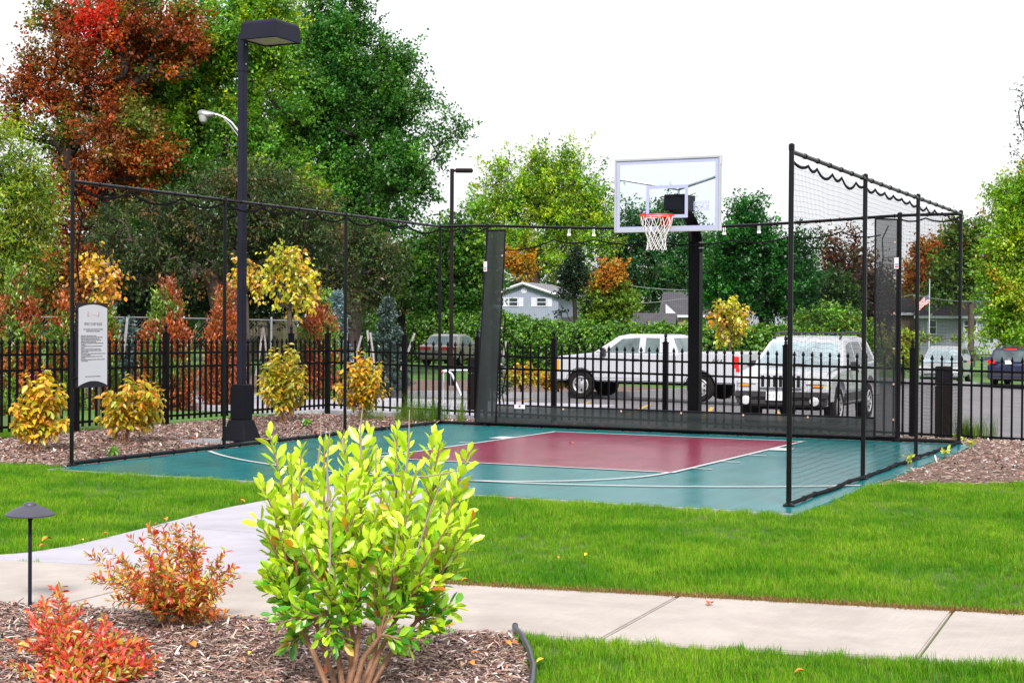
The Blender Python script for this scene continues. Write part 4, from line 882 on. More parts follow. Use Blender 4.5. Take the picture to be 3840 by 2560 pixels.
tree('red_maple', 'tall red and orange maple with thin dark limbs at the left', 'tree', (405, 1250, 400, 740), 50,
     [(390, 190, 230, 220), (170, 440, 170, 160), (420, 560, 240, 230), (250, 760, 170, 160), (560, 60, 220, 150), (300, 1000, 150, 160), (150, 270, 110, 100), (640, 180, 170, 160), (180, 1030, 130, 110), (120, 110, 120, 80), (60, 330, 110, 90), (200, 60, 150, 100), (60, 480, 110, 90)], 450, 62000, .125, .62,
     [(.34, .062, .013), (.30, .085, .015), (.42, .11, .016), (.20, .055, .014), (.30, .14, .02)], [4, 4, 3, 2, 2], bark='barkdark', patch=redpatch, r_tip=.018, rmax=.26, flat=.6)
tree('green_maple', 'tall green maple just right of the red tree, yellowing at its tips', 'tree', (900, 1290, 850, 900), 52,
     [(660, 300, 200, 200), (930, 180, 200, 200), (600, 560, 180, 170), (830, 560, 240, 220), (1000, 480, 180, 230), (560, 230, 120, 120), (530, 720, 150, 120), (980, 700, 230, 150), (1010, 40, 120, 120), (810, 70, 120, 120), (700, 150, 110, 120), (480, 480, 70, 80)], 430, 100000, .125, .66, GREEN+[(.14, .34, .02)], patch=maple_patch, group=G2, bark='barkdark', r_tip=.016)
tree('green_maple', 'biggest dark green maple with a ragged right edge against the sky', 'tree', (1330, 1290, 1320, 950), 56,
     [(1230, 180, 180, 190), (1310, 400, 220, 210), (1480, 400, 170, 140), (1180, 420, 170, 220), (1420, 640, 240, 160), (1240, 780, 230, 180), (1610, 510, 110, 75), (1580, 690, 80, 80), (1430, 260, 130, 110), (1320, 40, 80, 110), (1190, 10, 110, 100), (1690, 500, 65, 60), (1570, 330, 80, 60), (1400, 130, 70, 80), (1640, 590, 70, 50)], 420, 94000, .125, .66, [(.040, .150, .018), (.055, .19, .020), (.030, .12, .018), (.085, .25, .022)], group=G2, bark='barkdark', r_tip=.016)
tree('green_maple', 'darker tree filling the gaps between and behind the red and green maples', 'tree', (820, 1280, 820, 900), 72,
     [(700, 430, 230, 260), (1050, 330, 260, 300), (1250, 560, 260, 260), (560, 700, 220, 220), (900, 750, 330, 250), (480, 300, 150, 200), (330, 520, 160, 220), (1420, 760, 170, 160)], 420, 46000, .22, .95, [(.035, .13, .018), (.048, .16, .020), (.026, .10, .018), (.07, .19, .022)], group=G2, bark='barkdark', r_tip=.02)
tree('willow_leaved_tree', 'airy yellow-green tree at the left edge in front of the red maple', 'tree', (-40, 1350, -20, 900), 42,
     [(-30, 620, 170, 200), (60, 800, 170, 190), (-40, 980, 190, 170), (120, 660, 90, 110), (90, 1010, 110, 110)], 330, 30000, .12, .55, [(.22, .32, .02), (.16, .27, .02), (.29, .36, .025), (.11, .19, .02)], r_tip=.010, T=T_NAR, droop=.6, asp=1.5)
CRAB = [(.048, .092, .022), (.070, .118, .026), (.034, .064, .018), (.13, .125, .032)]
tree('crab_apple', 'loose dull green crab apple tree with bare twigs behind the left fence', 'tree', (880, 1330, 800, 1040), 41,
     [(560, 860, 220, 150), (800, 820, 230, 170), (1000, 800, 210, 180), (480, 1010, 130, 110), (720, 990, 220, 120), (980, 960, 180, 110), (1170, 860, 130, 170), (900, 690, 190, 90)], 720, 38000, .11, .42, CRAB+[(.20, .10, .03)], [5, 4, 4, 2, .4], r_tip=.012, T=T_NAR, asp=1.6, bark='bark', droop=.4, group='dull green crab apples behind the left fence')
tree('crab_apple', 'dull green crab apple with arching bare twigs above the netting corner', 'tree', (1330, 1340, 1300, 1080), 45,
     [(1300, 980, 160, 150), (1430, 1010, 130, 130), (1210, 1060, 120, 110), (1340, 1120, 180, 70)], 300, 13000, .12, .42, CRAB+[(.16, .12, .03)], [4, 4, 4, 3, .6], r_tip=.012, T=T_NAR, asp=1.6, group='dull green crab apples behind the left fence')
b_ = []
# undergrowth and scrub that closes the view under the trees
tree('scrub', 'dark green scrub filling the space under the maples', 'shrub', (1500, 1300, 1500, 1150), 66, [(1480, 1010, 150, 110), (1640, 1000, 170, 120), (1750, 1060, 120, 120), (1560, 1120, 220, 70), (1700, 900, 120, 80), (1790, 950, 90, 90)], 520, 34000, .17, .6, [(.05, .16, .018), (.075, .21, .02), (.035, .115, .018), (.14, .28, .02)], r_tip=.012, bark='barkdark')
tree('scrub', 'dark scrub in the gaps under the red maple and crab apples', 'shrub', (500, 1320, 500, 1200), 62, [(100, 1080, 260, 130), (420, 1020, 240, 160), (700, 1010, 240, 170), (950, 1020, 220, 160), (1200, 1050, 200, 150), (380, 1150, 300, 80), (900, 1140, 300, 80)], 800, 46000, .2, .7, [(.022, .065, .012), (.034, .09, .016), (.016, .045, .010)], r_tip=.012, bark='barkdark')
LG = [(.19, .37, .02), (.26, .44, .02), (.13, .30, .02), (.33, .46, .02)]
tree('light_green_maple', 'round light green maple standing behind the blue house', 'tree', (2010, 1230, 2000, 960), 165,
     [(1890, 690, 80, 100), (2000, 650, 70, 100), (2130, 660, 80, 110), (2210, 740, 70, 90), (1980, 780, 120, 110), (2110, 800, 130, 110), (1840, 800, 100, 110), (2230, 830, 80, 90), (1900, 920, 160, 90), (2130, 930, 160, 100), (1780, 870, 60, 80), (2260, 900, 50, 70), (2060, 720, 90, 90)], 330, 54000, .32, 1.55, LG, r_tip=.04, rmax=.9, bark='bark')
tree('young_maple', 'small maple with an orange top beside the blue house', 'tree', (2270, 1230, 2270, 1150), 80, [(2275, 1110, 65, 80), (2250, 1165, 65, 50), (2330, 1150, 50, 60), (2295, 1045, 55, 55)], 260, 14000, .2, .5, [(.14, .26, .02), (.19, .30, .02)], r_tip=.014,
     patch=lambda P, cc, D: np.where((pxof(P)[1] < 1085+.35*(2290-pxof(P)[0]))[:, None], pick([(.48, .20, .02), (.40, .13, .02), (.45, .28, .03)], len(P), .15), cc))
tree('yellow_orange_tree', 'yellow-orange young tree low in front of the light green maple', 'tree', (1930, 1230, 1930, 1060), 158, [(1940, 990, 60, 35), (1900, 975, 40, 30), (1960, 1010, 35, 25)], 90, 4200, .36, .8, [(.55, .28, .02), (.42, .30, .02), (.50, .20, .02)], r_tip=.012)
tree('dark_conifer', 'dark narrow conifer with a bare lower trunk in front of the blue house', 'tree', (2160, 1225, 2150, 1050), 74, [(2150, 1050, 60, 45), (2130, 1100, 55, 30), (2150, 1000, 45, 40), (2105, 1165, 40, 25), (2190, 1130, 35, 25), (2165, 960, 30, 50)], 150, 5500, .16, .38, [(.016, .042, .016), (.022, .055, .018), (.012, .030, .014)], r_tip=.011, T=T_NAR, asp=1.7, bark='barkdark', rmax=.12)
SG_ = [(.030, .125, .034), (.042, .16, .036), (.022, .095, .03), (.075, .19, .03)]
tree('green_maple', 'blue-green leafy tree behind the hoop pole', 'tree', (2450, 1230, 2450, 1020), 168, [(2380, 900, 110, 100), (2500, 880, 120, 110), (2430, 1020, 190, 110), (2620, 980, 110, 120), (2330, 990, 60, 90), (2560, 1080, 150, 80), (2690, 960, 80, 80), (2310, 830, 40, 40), (2580, 860, 40, 50)], 300, 44000, .32, 1.6, SG_, r_tip=.035, group=G2)
DG = [(.016, .115, .015), (.024, .155, .018), (.011, .080, .014), (.042, .20, .02)]
tree('dark_green_maple', 'dense dark green maple right of the hoop', 'tree', (2870, 1240, 2860, 1150), 74,
     [(2790, 830, 75, 70), (2800, 920, 130, 90), (2880, 960, 140, 90), (2740, 1020, 90, 110), (2860, 1080, 160, 110), (2990, 1000, 85, 70), (2700, 1110, 85, 80), (2960, 1110, 110, 100), (2790, 1180, 110, 50), (2940, 1190, 90, 40), (3040, 980, 40, 35), (2760, 770, 35, 40), (2820, 860, 60, 60)], 330, 60000, .16, .72, DG, r_tip=.018, bark='barkdark', clumpjit=.22)
tree('bare_tree', 'nearly bare reddish tree beyond the side netting', 'tree', (3180, 1250, 3170, 1080), 92, [(3180, 1000, 120, 90), (3120, 930, 60, 80), (3230, 1080, 110, 90), (3150, 1090, 140, 70), (3200, 890, 50, 50), (3300, 1080, 60, 110)], 420, 6500, .22, .7, [(.14, .055, .035), (.20, .07, .04), (.10, .06, .03), (.08, .10, .03)], r_tip=.022, bark='barkdark')
tree('round_shrub', 'round dark green clipped-looking shrub tree by the side netting', 'shrub', (3125, 1240, 3120, 1150), 82, [(3115, 1105, 95, 65), (3130, 1150, 95, 50), (3080, 1130, 50, 50)], 240, 17000, .18, .5, [(.03, .085, .014), (.045, .11, .014), (.02, .06, .012)], r_tip=.014)
tree('purple_shrub', 'dusky purple-brown shrub tree beside the round dark shrub', 'shrub', (3270, 1260, 3270, 1180), 84, [(3270, 1150, 70, 110), (3240, 1090, 60, 70), (3300, 1200, 50, 70)], 170, 7000, .18, .5, [(.06, .030, .030), (.085, .045, .035), (.04, .04, .025)], r_tip=.014, bark='barkdark')
tree('orange_maple', 'orange-red maple behind the grey house at the right', 'tree', (3500, 1200, 3500, 1050), 135, [(3500, 960, 80, 70), (3480, 1040, 90, 70), (3540, 1020, 70, 90), (3440, 1060, 50, 50), (3560, 930, 40, 40)], 260, 15000, .3, .9, [(.42, .10, .02), (.34, .14, .025), (.28, .17, .03), (.48, .13, .02)], r_tip=.03)
tree('green_maple', 'olive and green tree behind the grey house, right of the orange one', 'tree', (3640, 1200, 3640, 1050), 128, [(3600, 900, 80, 70), (3660, 980, 110, 110), (3580, 1040, 80, 80), (3680, 860, 60, 70), (3560, 1080, 90, 60)], 360, 20000, .3, .9, [(.09, .19, .022), (.13, .20, .025), (.06, .15, .02), (.26, .17, .03)], [4, 3, 4, .8], r_tip=.03, group=G2)
tree('river_birch', 'big light yellow-green birch at the right edge', 'tree', (3850, 1420, 3850, 1000), 82,
     [(3830, 780, 130, 130), (3790, 900, 110, 120), (3900, 900, 140, 160), (3780, 1050, 110, 110), (3860, 1120, 150, 130), (3760, 1190, 100, 80), (3900, 700, 110, 100), (3720, 740, 70, 50), (3690, 1230, 70, 45), (3820, 1250, 120, 40), (3700, 830, 50, 50)], 330, 56000, .17, .8, [(.23, .40, .022), (.30, .46, .025), (.16, .32, .02), (.40, .46, .03), (.52, .34, .02)], [5, 4, 4, 2, .35], r_tip=.014, bark='bark', T=T_DIA, droop=.5)
tree('bare_tree', 'thin bare drooping branches high at the right edge of the sky', 'tree', (4020, 1420, 4000, 500), 70, [(3870, 420, 90, 120), (3830, 560, 60, 90), (3800, 330, 40, 30), (3900, 600, 80, 80)], 130, 420, .14, .3, [(.06, .06, .03), (.10, .09, .03)], r_tip=.008, bark='barkdark', rmax=.15)
# ------------------------------------------------------------------ far wood that closes the horizon
def farwood(label, u0, u1, D, vtop, n, cols):
    u = RNG.uniform(u0, u1, n); p = np.array([at(a, 1250, D*RNG.uniform(.9, 1.15)) for a in u]); zb_ = zg(p[:, 0], p[:, 1]); topz = 1.564-(np.interp(u, [a for a, _ in vtop], [c for _, c in vtop])-1222)*D/5855
    p[:, 2] = zb_+(topz-zb_)*RNG.uniform(0, 1, n)**.8+RNG.normal(0, .6, n); A = rnd(n)
    o = leaf_mesh('distant_wood', p, A, RNG.uniform(.5, 1.1, n), pick(cols, n, .25), M['leafdark'], None); tag(o, label, 'trees', kind='stuff')
farwood('distant green woodland behind the houses', 1300, 4000, 190, [(1300, 1000), (1700, 1060), (2300, 1000), (2700, 1010), (2960, 1060), (3100, 1030), (3250, 1080), (3400, 1090), (3600, 1010), (4000, 1000)], 22000, [(.025, .08, .018), (.035, .10, .02), (.05, .12, .02), (.10, .12, .03)])
farwood('distant dark woodland beyond the left fence', -500, 1400, 120, [(-500, 900), (100, 1000), (1400, 980)], 14000, [(.016, .05, .012), (.024, .07, .014), (.04, .09, .016)])

# ================================================================== HEDGE AND MOUND OF VINE
def hedge(label, pts, wid, n, lsize, cols, name='hedge', cat='hedge'):
    """pts: (u, vtop, D) along the run"""
    cen = [at(u, 1222, D) for u, v, D in pts]; root = thing(name, label, cat, tuple(cen[0][:2])+(float(zg(*cen[0][:2])),))
    s = RNG.uniform(0, len(pts)-1, n); i = np.minimum(s.astype(int), len(pts)-2); f = (s-i)[:, None]; cen = np.array(cen); top_ = np.array([1.564-(v-1219)*MPP(D) for u, v, D in pts])
    c = cen[i]*(1-f)+cen[i+1]*f; zt = top_[i]*(1-f[:, 0])+top_[i+1]*f[:, 0]+.07*np.sin(s*9)+.06*np.sin(s*23+1)+.05*np.sin(s*61); zb = zg(c[:, 0], c[:, 1])
    d = unit(cen[i+1]-cen[i]); nr = np.c_[d[:, 1], -d[:, 0], np.zeros(n)]; a = RNG.uniform(-.15, PI+.15, n); bul = 1+.25*np.sin(s*13+np.cos(a)*3)+.15*np.sin(s*37+a*5)
    hh = (zt-zb); P = c+nr*(np.cos(a)*wid*bul)[:, None]; P[:, 2] = zb+np.where(np.abs(np.cos(a)) > .75, RNG.uniform(0, .85, n)*hh, hh*(.55+.45*np.sin(np.clip(a, 0, PI)))*(1+.05*bul))
    P += RNG.normal(0, .10, (n, 3)); A = nr*np.cos(a)[:, None]*.6+rnd(n)*.8; A[:, 2] -= .5
    leaf_mesh('foliage', P, A, lsize*RNG.uniform(.6, 1.4, n), pick(cols, n, .22)*np.where(RNG.uniform(size=(n, 1)) < .0, 1, 1), M['leaf'], root, T_LEAF, 1.0, 1.25)
    b = MB(); m_ = len(pts)
    for k in range(m_-1):
        p, q = Vector(tuple(cen[k])), Vector(tuple(cen[k+1])); L = (q-p).length; zb1 = float(zg((p.x+q.x)/2, (p.y+q.y)/2)); ht = min(top_[k], top_[k+1])-zb1-.25
        b.box(((p.x+q.x)/2, (p.y+q.y)/2, zb1+ht/2), (L, wid*.9, ht), math.atan2(q.y-p.y, q.x-p.x))
    b.build('stems', M['hedgecore'], root); return root
M['hedgecore'] = mat('hedge_twigs', (.020, .038, .012), .95, col2=(.010, .016, .008), scale=5, bump=.6, bscale=9)
HC = [(.11, .27, .016), (.07, .20, .016), (.17, .34, .02), (.045, .135, .015), (.10, .24, .018)]
hedge('long vine-covered hedge running behind the parked cars', [(1420, 1200, 83), (1560, 1185, 81), (1680, 1172, 79), (1800, 1180, 77), (1900, 1205, 75), (2050, 1228, 73), (2250, 1238, 70), (2450, 1240, 68), (2650, 1240, 66), (2900, 1246, 64), (3060, 1250, 62)], .9, 60000, .15, HC)
tree('vine_mound', 'rounded mound of bright vine behind the white sport utility car', 'shrub', (3110, 1330, 3110, 1280), 64, [(3100, 1220, 110, 60), (3060, 1270, 110, 60), (3180, 1270, 90, 60), (3230, 1310, 60, 60), (3020, 1240, 50, 40)], 330, 20000, .15, .42, HC+[(.24, .38, .02)], r_tip=.01, T=T_LEAF, mats='leaf', flat=.9)
tree('vine_mound', 'yellow-green vine scrambling over the wire by the grey house', 'shrub', (3380, 1380, 3380, 1330), 66, [(3390, 1290, 45, 45), (3350, 1330, 60, 40), (3440, 1275, 90, 12), (3570, 1272, 80, 8), (3400, 1340, 40, 40), (3290, 1290, 40, 70)], 240, 9000, .14, .28, [(.26, .36, .02), (.18, .30, .02), (.36, .38, .03)], r_tip=.008, T=T_LEAF, mats='leaf')
for (u, v, D, ru, rv, lab) in ((1950, 1412, 47, 70, 28, 'low golden yellow shrub left of the pickup, nearer the hedge corner'), (2085, 1425, 47.5, 55, 30, 'low golden yellow shrub close to the front of the pickup')):
    tree('golden_shrub', lab, 'shrub', (u, v+35, u, v+15), D, [(u, v, ru, rv), (u-ru*.5, v+5, ru*.5, rv*.8), (u+ru*.5, v+6, ru*.5, rv*.8)], 110, 4200, .09, .17, [(.52, .36, .02), (.44, .33, .02), (.38, .36, .03), (.55, .30, .02)], r_tip=.006, group='low golden shrubs by the kerb', mats='leaf')

# ================================================================== EVERGREENS BEHIND THE LEFT FENCE
ORG = [(.38, .085, .018), (.28, .06, .016), (.46, .125, .022)]; EVG = [(.14, .25, .028), (.19, .31, .032), (.09, .18, .022)]
def arbor(u, vt, vb, ru, D, share, label):
    hgt = (vb-vt); z0_ = None
    bl = [(u, vt+hgt*.72, ru, hgt*.28), (u, vt+hgt*.45, ru*.86, hgt*.28), (u+ru*.05, vt+hgt*.22, ru*.55, hgt*.2), (u-ru*.5, vt+hgt*.5, ru*.4, hgt*.16), (u+ru*.5, vt+hgt*.42, ru*.38, hgt*.16), (u, vt+hgt*.08, ru*.2, hgt*.09)]
    f = RNG.uniform(0, 6, 3)
    def pt(P, cc, D_):
        uu, vv = pxof(P); g = np.sin(uu*.045+f[0])+np.sin(vv*.03+f[1])+.7*np.sin(uu*.09-vv*.06+f[2])+RNG.normal(0, .5, len(P)); th = np.quantile(g, 1-share); cc[g > th] = pick(ORG, (g > th).sum(), .2); return cc
    tree('arborvitae', label, 'evergreen', (u, vb, u, vt+hgt*.5), D, bl, 700, 26000, .075, .17, EVG, None, 'browning evergreens behind the left fence', 'barkdark', .006, .06, pt, .3, -.9, .16, T_NAR, 1.3, 1.5, None, shell=.7, mats='leaf')
arbor(60, 1010, 1640, 125, 27, .55, 'browning evergreen at the far left edge, green at its tip')
arbor(238, 1120, 1620, 70, 28.5, .35, 'mostly green narrow evergreen partly behind the rules sign')
arbor(395, 1100, 1600, 55, 29.5, .45, 'narrow browning evergreen just right of the rules sign')
arbor(620, 1058, 1600, 118, 30, .58, 'broad browning evergreen between the rules sign and the big lamp post')
arbor(838, 1082, 1590, 85, 31, .97, 'evergreen turned wholly orange-brown beside the big lamp post')
arbor(1195, 1085, 1560, 95, 33.5, .6, 'browning evergreen with green right side by the fence corner')
def spruce(u, vt, vb, ru, D, label, cols=((.085, .145, .13), (.13, .20, .19), (.06, .105, .085), (.05, .09, .065)), n=7000, z0=None):
    base = at(u, vb, D); base[2] = float(zg(base[0], base[1])) if z0 is None else z0; tp = at(u, vt, D); H = tp[2]-base[2]; Rm = ru*MPP(D); t = thing('blue_spruce', label, 'conifer', tuple(base), 0, 'small blue spruces by the car park')
    b = MB(); b.tube([tuple(base), tuple(tp)], [.05, .008], 6); b.build('trunk', M['barkdark'], t)
    nb = 90; hb = RNG.uniform(.06, .97, nb); ang = RNG.uniform(0, 2*PI, nb); L = Rm*(1-hb)**.8*RNG.uniform(.75, 1.15, nb)+.05; k = RNG.integers(0, nb, n); s = RNG.uniform(.15, 1, n)**.7
    d = np.c_[np.cos(ang), np.sin(ang), np.full(nb, .22)]; P = base+np.c_[np.zeros(n), np.zeros(n), hb[k]*H]+d[k]*(L[k]*s)[:, None]+RNG.normal(0, .045, (n, 3)); A = d[k]*.8+rnd(n)
    leaf_mesh('foliage', P, A, RNG.uniform(.06, .13, n), pick(cols, n, .2), M['leaf'], t, T_NAR, .5, 1.6); return t
spruce(1455, 1110, 1440, 85, 42, 'blue-green spruce in front of the hedge, left of the tan car')
spruce(1830, 1165, 1470, 70, 41, 'blue spruce half hidden behind the left mesh screen')
spruce(1262, 1090, 1480, 60, 37, 'pale blue spruce showing just right of the browning evergreen at the fence corner', ((.17, .27, .30), (.24, .35, .38), (.11, .19, .19)))
spruce(385, 990, 1500, 40, 33, 'slim pale blue spruce tip behind the yellow leaves over the rules sign', ((.17, .25, .29), (.11, .17, .18)))
spruce(470, 1200, 1480, 45, 33, 'small blue spruce behind the stakes right of the rules sign', ((.12, .19, .19), (.08, .13, .12)))
YC = [(.62, .52, .02), (.50, .52, .02), (.60, .38, .02), (.42, .46, .02)]
def yellow_tree(u, vt, vb, vtr, ru, D, label, n, lsz, cols, wts=None, r=.012, bare=1.0):
    h = vtr-vt; bl = [(u, vt+h*.5, ru, h*.45), (u-ru*.45, vt+h*.45, ru*.55, h*.3), (u+ru*.4, vt+h*.55, ru*.6, h*.35), (u+ru*.1, vt+h*.12, ru*.3, h*.14)]
    tree('yellow_sapling', label, 'tree', (u, vb, u, vtr-h*.1), D, bl, int(n/11), n, lsz, .20, cols, wts, 'yellow autumn saplings', 'bark', r*.6, .05, None, .2, .9, .14, T_DROOP, .9, 1.5, None, shell=.8, mats='leafbright')
yellow_tree(1085, 900, 1560, 1190, 110, 32, 'yellow sapling right of the big lamp post, its leaves hanging in tiers', 1150, .095, YC)
yellow_tree(925, 950, 1560, 1130, 70, 32.5, 'thin yellow-orange sapling behind the big lamp post', 330, .095, [(.62, .36, .02), (.58, .46, .02), (.50, .24, .03)])
yellow_tree(365, 920, 1600, 1150, 85, 27, 'orange-yellow sapling showing above the rules sign', 480, .085, [(.66, .34, .015), (.60, .26, .015), (.62, .44, .02)])
yellow_tree(2735, 1110, 1420, 1290, 70, 50, 'bright yellow sapling behind the bed of the pickup', 1100, .13, YC)
# ================================================================== VEHICLES
def car(name, label, cat, loc, rz, S, group='parked vehicles in the car park'):
    t = thing(name, label, cat, loc, rz, group); Lh = S['L']/2; W = S['W']; X = lambda s: Lh-s; pm = M[S['paint']]
    def prismxz(b, poly, yf0, yf1):
        n = len(poly); vs = [(x, yf0(z), z) for x, z in poly]+[(x, yf1(z), z) for x, z in poly]
        b.add(vs, [tuple(range(n)), tuple(range(n, 2*n))[::-1]]+[(i, (i+1) % n, n+(i+1) % n, n+i) for i in range(n)])
    def build(b, nm, m, par=None, **k):
        return b.build(nm, m, par or t, world=False, **k)
    zb, r = S['zb'], S['r']; bot = []
    for s in sorted(S['wheels'], reverse=True):
        cx = X(s); ra = r+.075; n = 9
        a0 = math.asin(max(-.9, min(.9, (zb-r)/ra)))
        for i in range(n+1):
            a = PI-a0-(PI-2*a0)*i/n; bot.append((cx+ra*math.cos(a), r+ra*math.sin(a)))
    poly = [(X(S['L']-.04), zb)]+bot+[(X(.06), zb)]+[(X(s), z) for s, z in S['prof']]
    b = MB(); prismxz(b, poly, lambda z: -W/2, lambda z: W/2); body = build(b, 'body', pm, bevel=S.get('bev', .07), seg=3)
    b = MB(); b.box((0, 0, zb+.17), (S['L']*.93, W*.72, .5)); b.box((0, 0, zb+.02), (S['L']*.9, W*.86, .10)); build(b, 'underbody', M['rubber'])
    k = S['taper']; belt = S['belt']; wy = lambda z: W/2-.035-k*(z-belt)
    cab = [(X(s), z) for s, z in S['cab']]; b = MB(); prismxz(b, cab, lambda z: -wy(z), lambda z: wy(z)); cb = build(b, 'cabin', M[S.get('cabpaint', S['paint'])], bevel=.05, seg=3)
    for pol in S['win']:
        for sd_ in (-1, 1):
            b = MB(); pp = [(X(s), z) for s, z in pol]; prismxz(b, pp, lambda z: sd_*(wy(z)-.01), lambda z: sd_*(wy(z)+.005)); build(b, 'side_window', M[S.get('glass', 'autoglass')])
    def slope(nm, p, q, a0, a1, ins, m):
        (x0, z0), (x1, z1) = p, q; nx, nz = (z1-z0), -(x1-x0); l = math.hypot(nx, nz); nx, nz = nx/l, nz/l
        if nm == 'windscreen' and nx < 0 or nm == 'rear_window' and nx > 0: nx, nz = -nx, -nz
        b = MB(); v = []
        for o in (-.012, .006):
            for a, sg_ in ((a0, -1), (a0, 1), (a1, 1), (a1, -1)):
                x, z = lerp(x0, x1, a), lerp(z0, z1, a); v.append((x+nx*o, sg_*(wy(z)-ins), z+nz*o))
        b.add(v, [(0, 1, 2, 3), (7, 6, 5, 4), (0, 4, 5, 1), (1, 5, 6, 2), (2, 6, 7, 3), (3, 7, 4, 0)]); return build(b, nm, m)
    slope('windscreen', cab[0], cab[1], .05, .93, .09, M[S.get('front_glass', 'paleglass')]); slope('rear_window', cab[-1], cab[-2], .12, .9, .12, M[S.get('rear_glass', 'autoglass')])
    for s in S['wheels']:
        for sd_ in (-1, 1):
            c = (X(s), sd_*(W/2-.125), r); b = MB(); b.lathe(c, [(r*.62, -.09), (r*.66, -.11), (r*.93, -.115), (r, -.08), (r, .08), (r*.93, .115), (r*.66, .11), (r*.62, .09)], 26, 'y'); wh = build(b, 'wheel', M['rubber'], smooth=True)
            b = MB(); y0 = sd_*.088; b.lathe((c[0], c[1]+y0, c[2]), [(r*.64, -.02), (r*.64, .02), (r*.58, .03), (r*.5, .0), (r*.22, .0+.02*sd_), (r*.16, .03)] if sd_ > 0 else [(r*.64, .02), (r*.64, -.02), (r*.58, -.03), (r*.5, 0), (r*.22, -.02), (r*.16, -.03)], 20, 'y')
            rm = build(b, 'rim', M['rim'], wh, smooth=True); b = MB()
            for j in range(7):
                a = 2*PI*j/7; b.box((c[0]+r*.38*math.cos(a), c[1]+sd_*.108, c[2]+r*.38*math.sin(a)), (r*.12, .01, r*.12))
            build(b, 'rim_holes', M['rubber'], rm)
    P = lambda nm, m, boxes, par=None, bev=.008: build((lambda b: ([b.box(c, d) for c, d in boxes], b)[1])(MB()), nm, M[m], par, bevel=bev)
    return t, X, P, build, wy, body
def ground_at(u, D): p = at(u, 1300, D); return (p[0], p[1], float(zg(p[0], p[1])))
# --- white pickup
g0 = ground_at(2185, 46.5); L_ = 5.95
PICK = dict(L=L_, W=2.0, zb=.52, r=.40, wheels=[.95, 4.72], paint='carwhite', belt=1.33, taper=.30, glass='truckglass', rear_glass='truckglass',
    prof=[(.0, .60), (.0, 1.05), (.05, 1.18), (.30, 1.26), (1.35, 1.36), (4.05, 1.37), (4.12, 1.42), (5.86, 1.44), (5.93, 1.40), (5.93, .62)],
    cab=[(1.30, 1.33), (2.10, 1.86), (2.45, 1.92), (3.45, 1.92), (3.78, 1.86), (4.04, 1.33)],
    win=[[(1.72, 1.36), (2.24, 1.77), (2.80, 1.81), (2.80, 1.36)], [(3.00, 1.36), (3.00, 1.81), (3.42, 1.80), (3.46, 1.36)]])
t, X, P, bd_, wy, body = car('pickup_truck', 'white pickup truck with extended cab parked side-on beyond the iron fence', 'pickup truck', (g0[0]+2.02, g0[1]+.85, g0[2]), PI-.03, PICK)
for s in (-1, 1):
    P('side_mirror', 'cladding', [((X(1.72), s*1.07, 1.38), (.14, .18, .26))], bev=.04); P('turn_signal', 'amber', [((X(.16), s*.985, .98), (.20, .06, .30))]); P('headlight', 'headlamp', [((X(.03), s*.80, 1.0), (.08, .26, .24))]); P('door_handle', 'cladding', [((X(2.72), s*1.003, 1.16), (.24, .03, .07))])
    P('tail_light', 'red', [((X(5.80), s*.975, 1.14), (.20, .075, .34)), ((X(5.86), s*.975, .93), (.10, .075, .12))], bev=.012)
    b = MB()
    for q in (2.90, 3.98): b.box((X(q), s*1.001, .93), (.012, .006, .72))
    b.box((X(2.0), s*1.001, .62), (1.9, .006, .012)); bd_(b, 'door_gap', M['cladding'])
P('front_bumper', 'cladding', [((X(.05), 0, .66), (.26, 1.96, .36))], bev=.04); P('rear_bumper', 'chrome', [((X(5.98), 0, .62), (.16, 1.9, .22))], bev=.03); P('grille', 'cladding', [((X(.0), 0, 1.0), (.04, 1.2, .28))]); P('tailgate', 'carwhite', [((X(5.94), 0, 1.05), (.02, 1.62, .66))])
b = MB(); b.box((X(5.0), 0, 1.40), (1.6, 1.7, .02)); bd_(b, 'bed_floor', M['cladding'])
MT = MATX[t.name]; tm = text_mesh('lettering', '4X4', .19, MT @ frame((X(5.25), 1.004, 1.10), (-1, 0, 0)), M['cladding'], t, ext=.002)
P('window_sticker', 'label', [((X(3.90), .45, 1.50), (.03, .18, .22))])
# --- white SUV
g0 = ground_at(2912, 29.6); L_ = 4.6
SUV = dict(L=L_, W=1.86, zb=.40, r=.37, wheels=[.86, 3.55], paint='carwhite', belt=1.12, taper=.30, front_glass='paleglass', bev=.09,
    prof=[(.02, .55), (.0, .72), (.06, .96), (.16, 1.03), (.50, 1.07), (1.25, 1.14), (4.35, 1.16), (4.52, 1.05), (4.58, .6)],
    cab=[(1.12, 1.10), (1.86, 1.62), (2.10, 1.69), (3.2, 1.72), (4.02, 1.66), (4.50, 1.10)],
    win=[[(1.56, 1.15), (2.02, 1.55), (2.42, 1.60), (2.42, 1.15)], [(2.52, 1.15), (2.52, 1.60), (3.20, 1.60), (3.34, 1.15)], [(3.46, 1.17), (3.34, 1.58), (3.86, 1.55), (4.12, 1.20)]])
t, X, P, bd_, wy, body = car('sport_utility_car', 'white four-wheel-drive car with slotted grille, nose towards the iron fence', 'car', (g0[0]+.05, g0[1]+2.3, g0[2]), -PI/2+.02, SUV)
P('grille', 'carwhite', [((X(.0), 0, .86), (.10, .86, .29))], bev=.03); b = MB()
for i in range(7): b.box((X(-.045), -.345+i*.115, .865), (.03, .062, .22))
bd_(b, 'grille_slots', M['rubber'], bevel=.008)
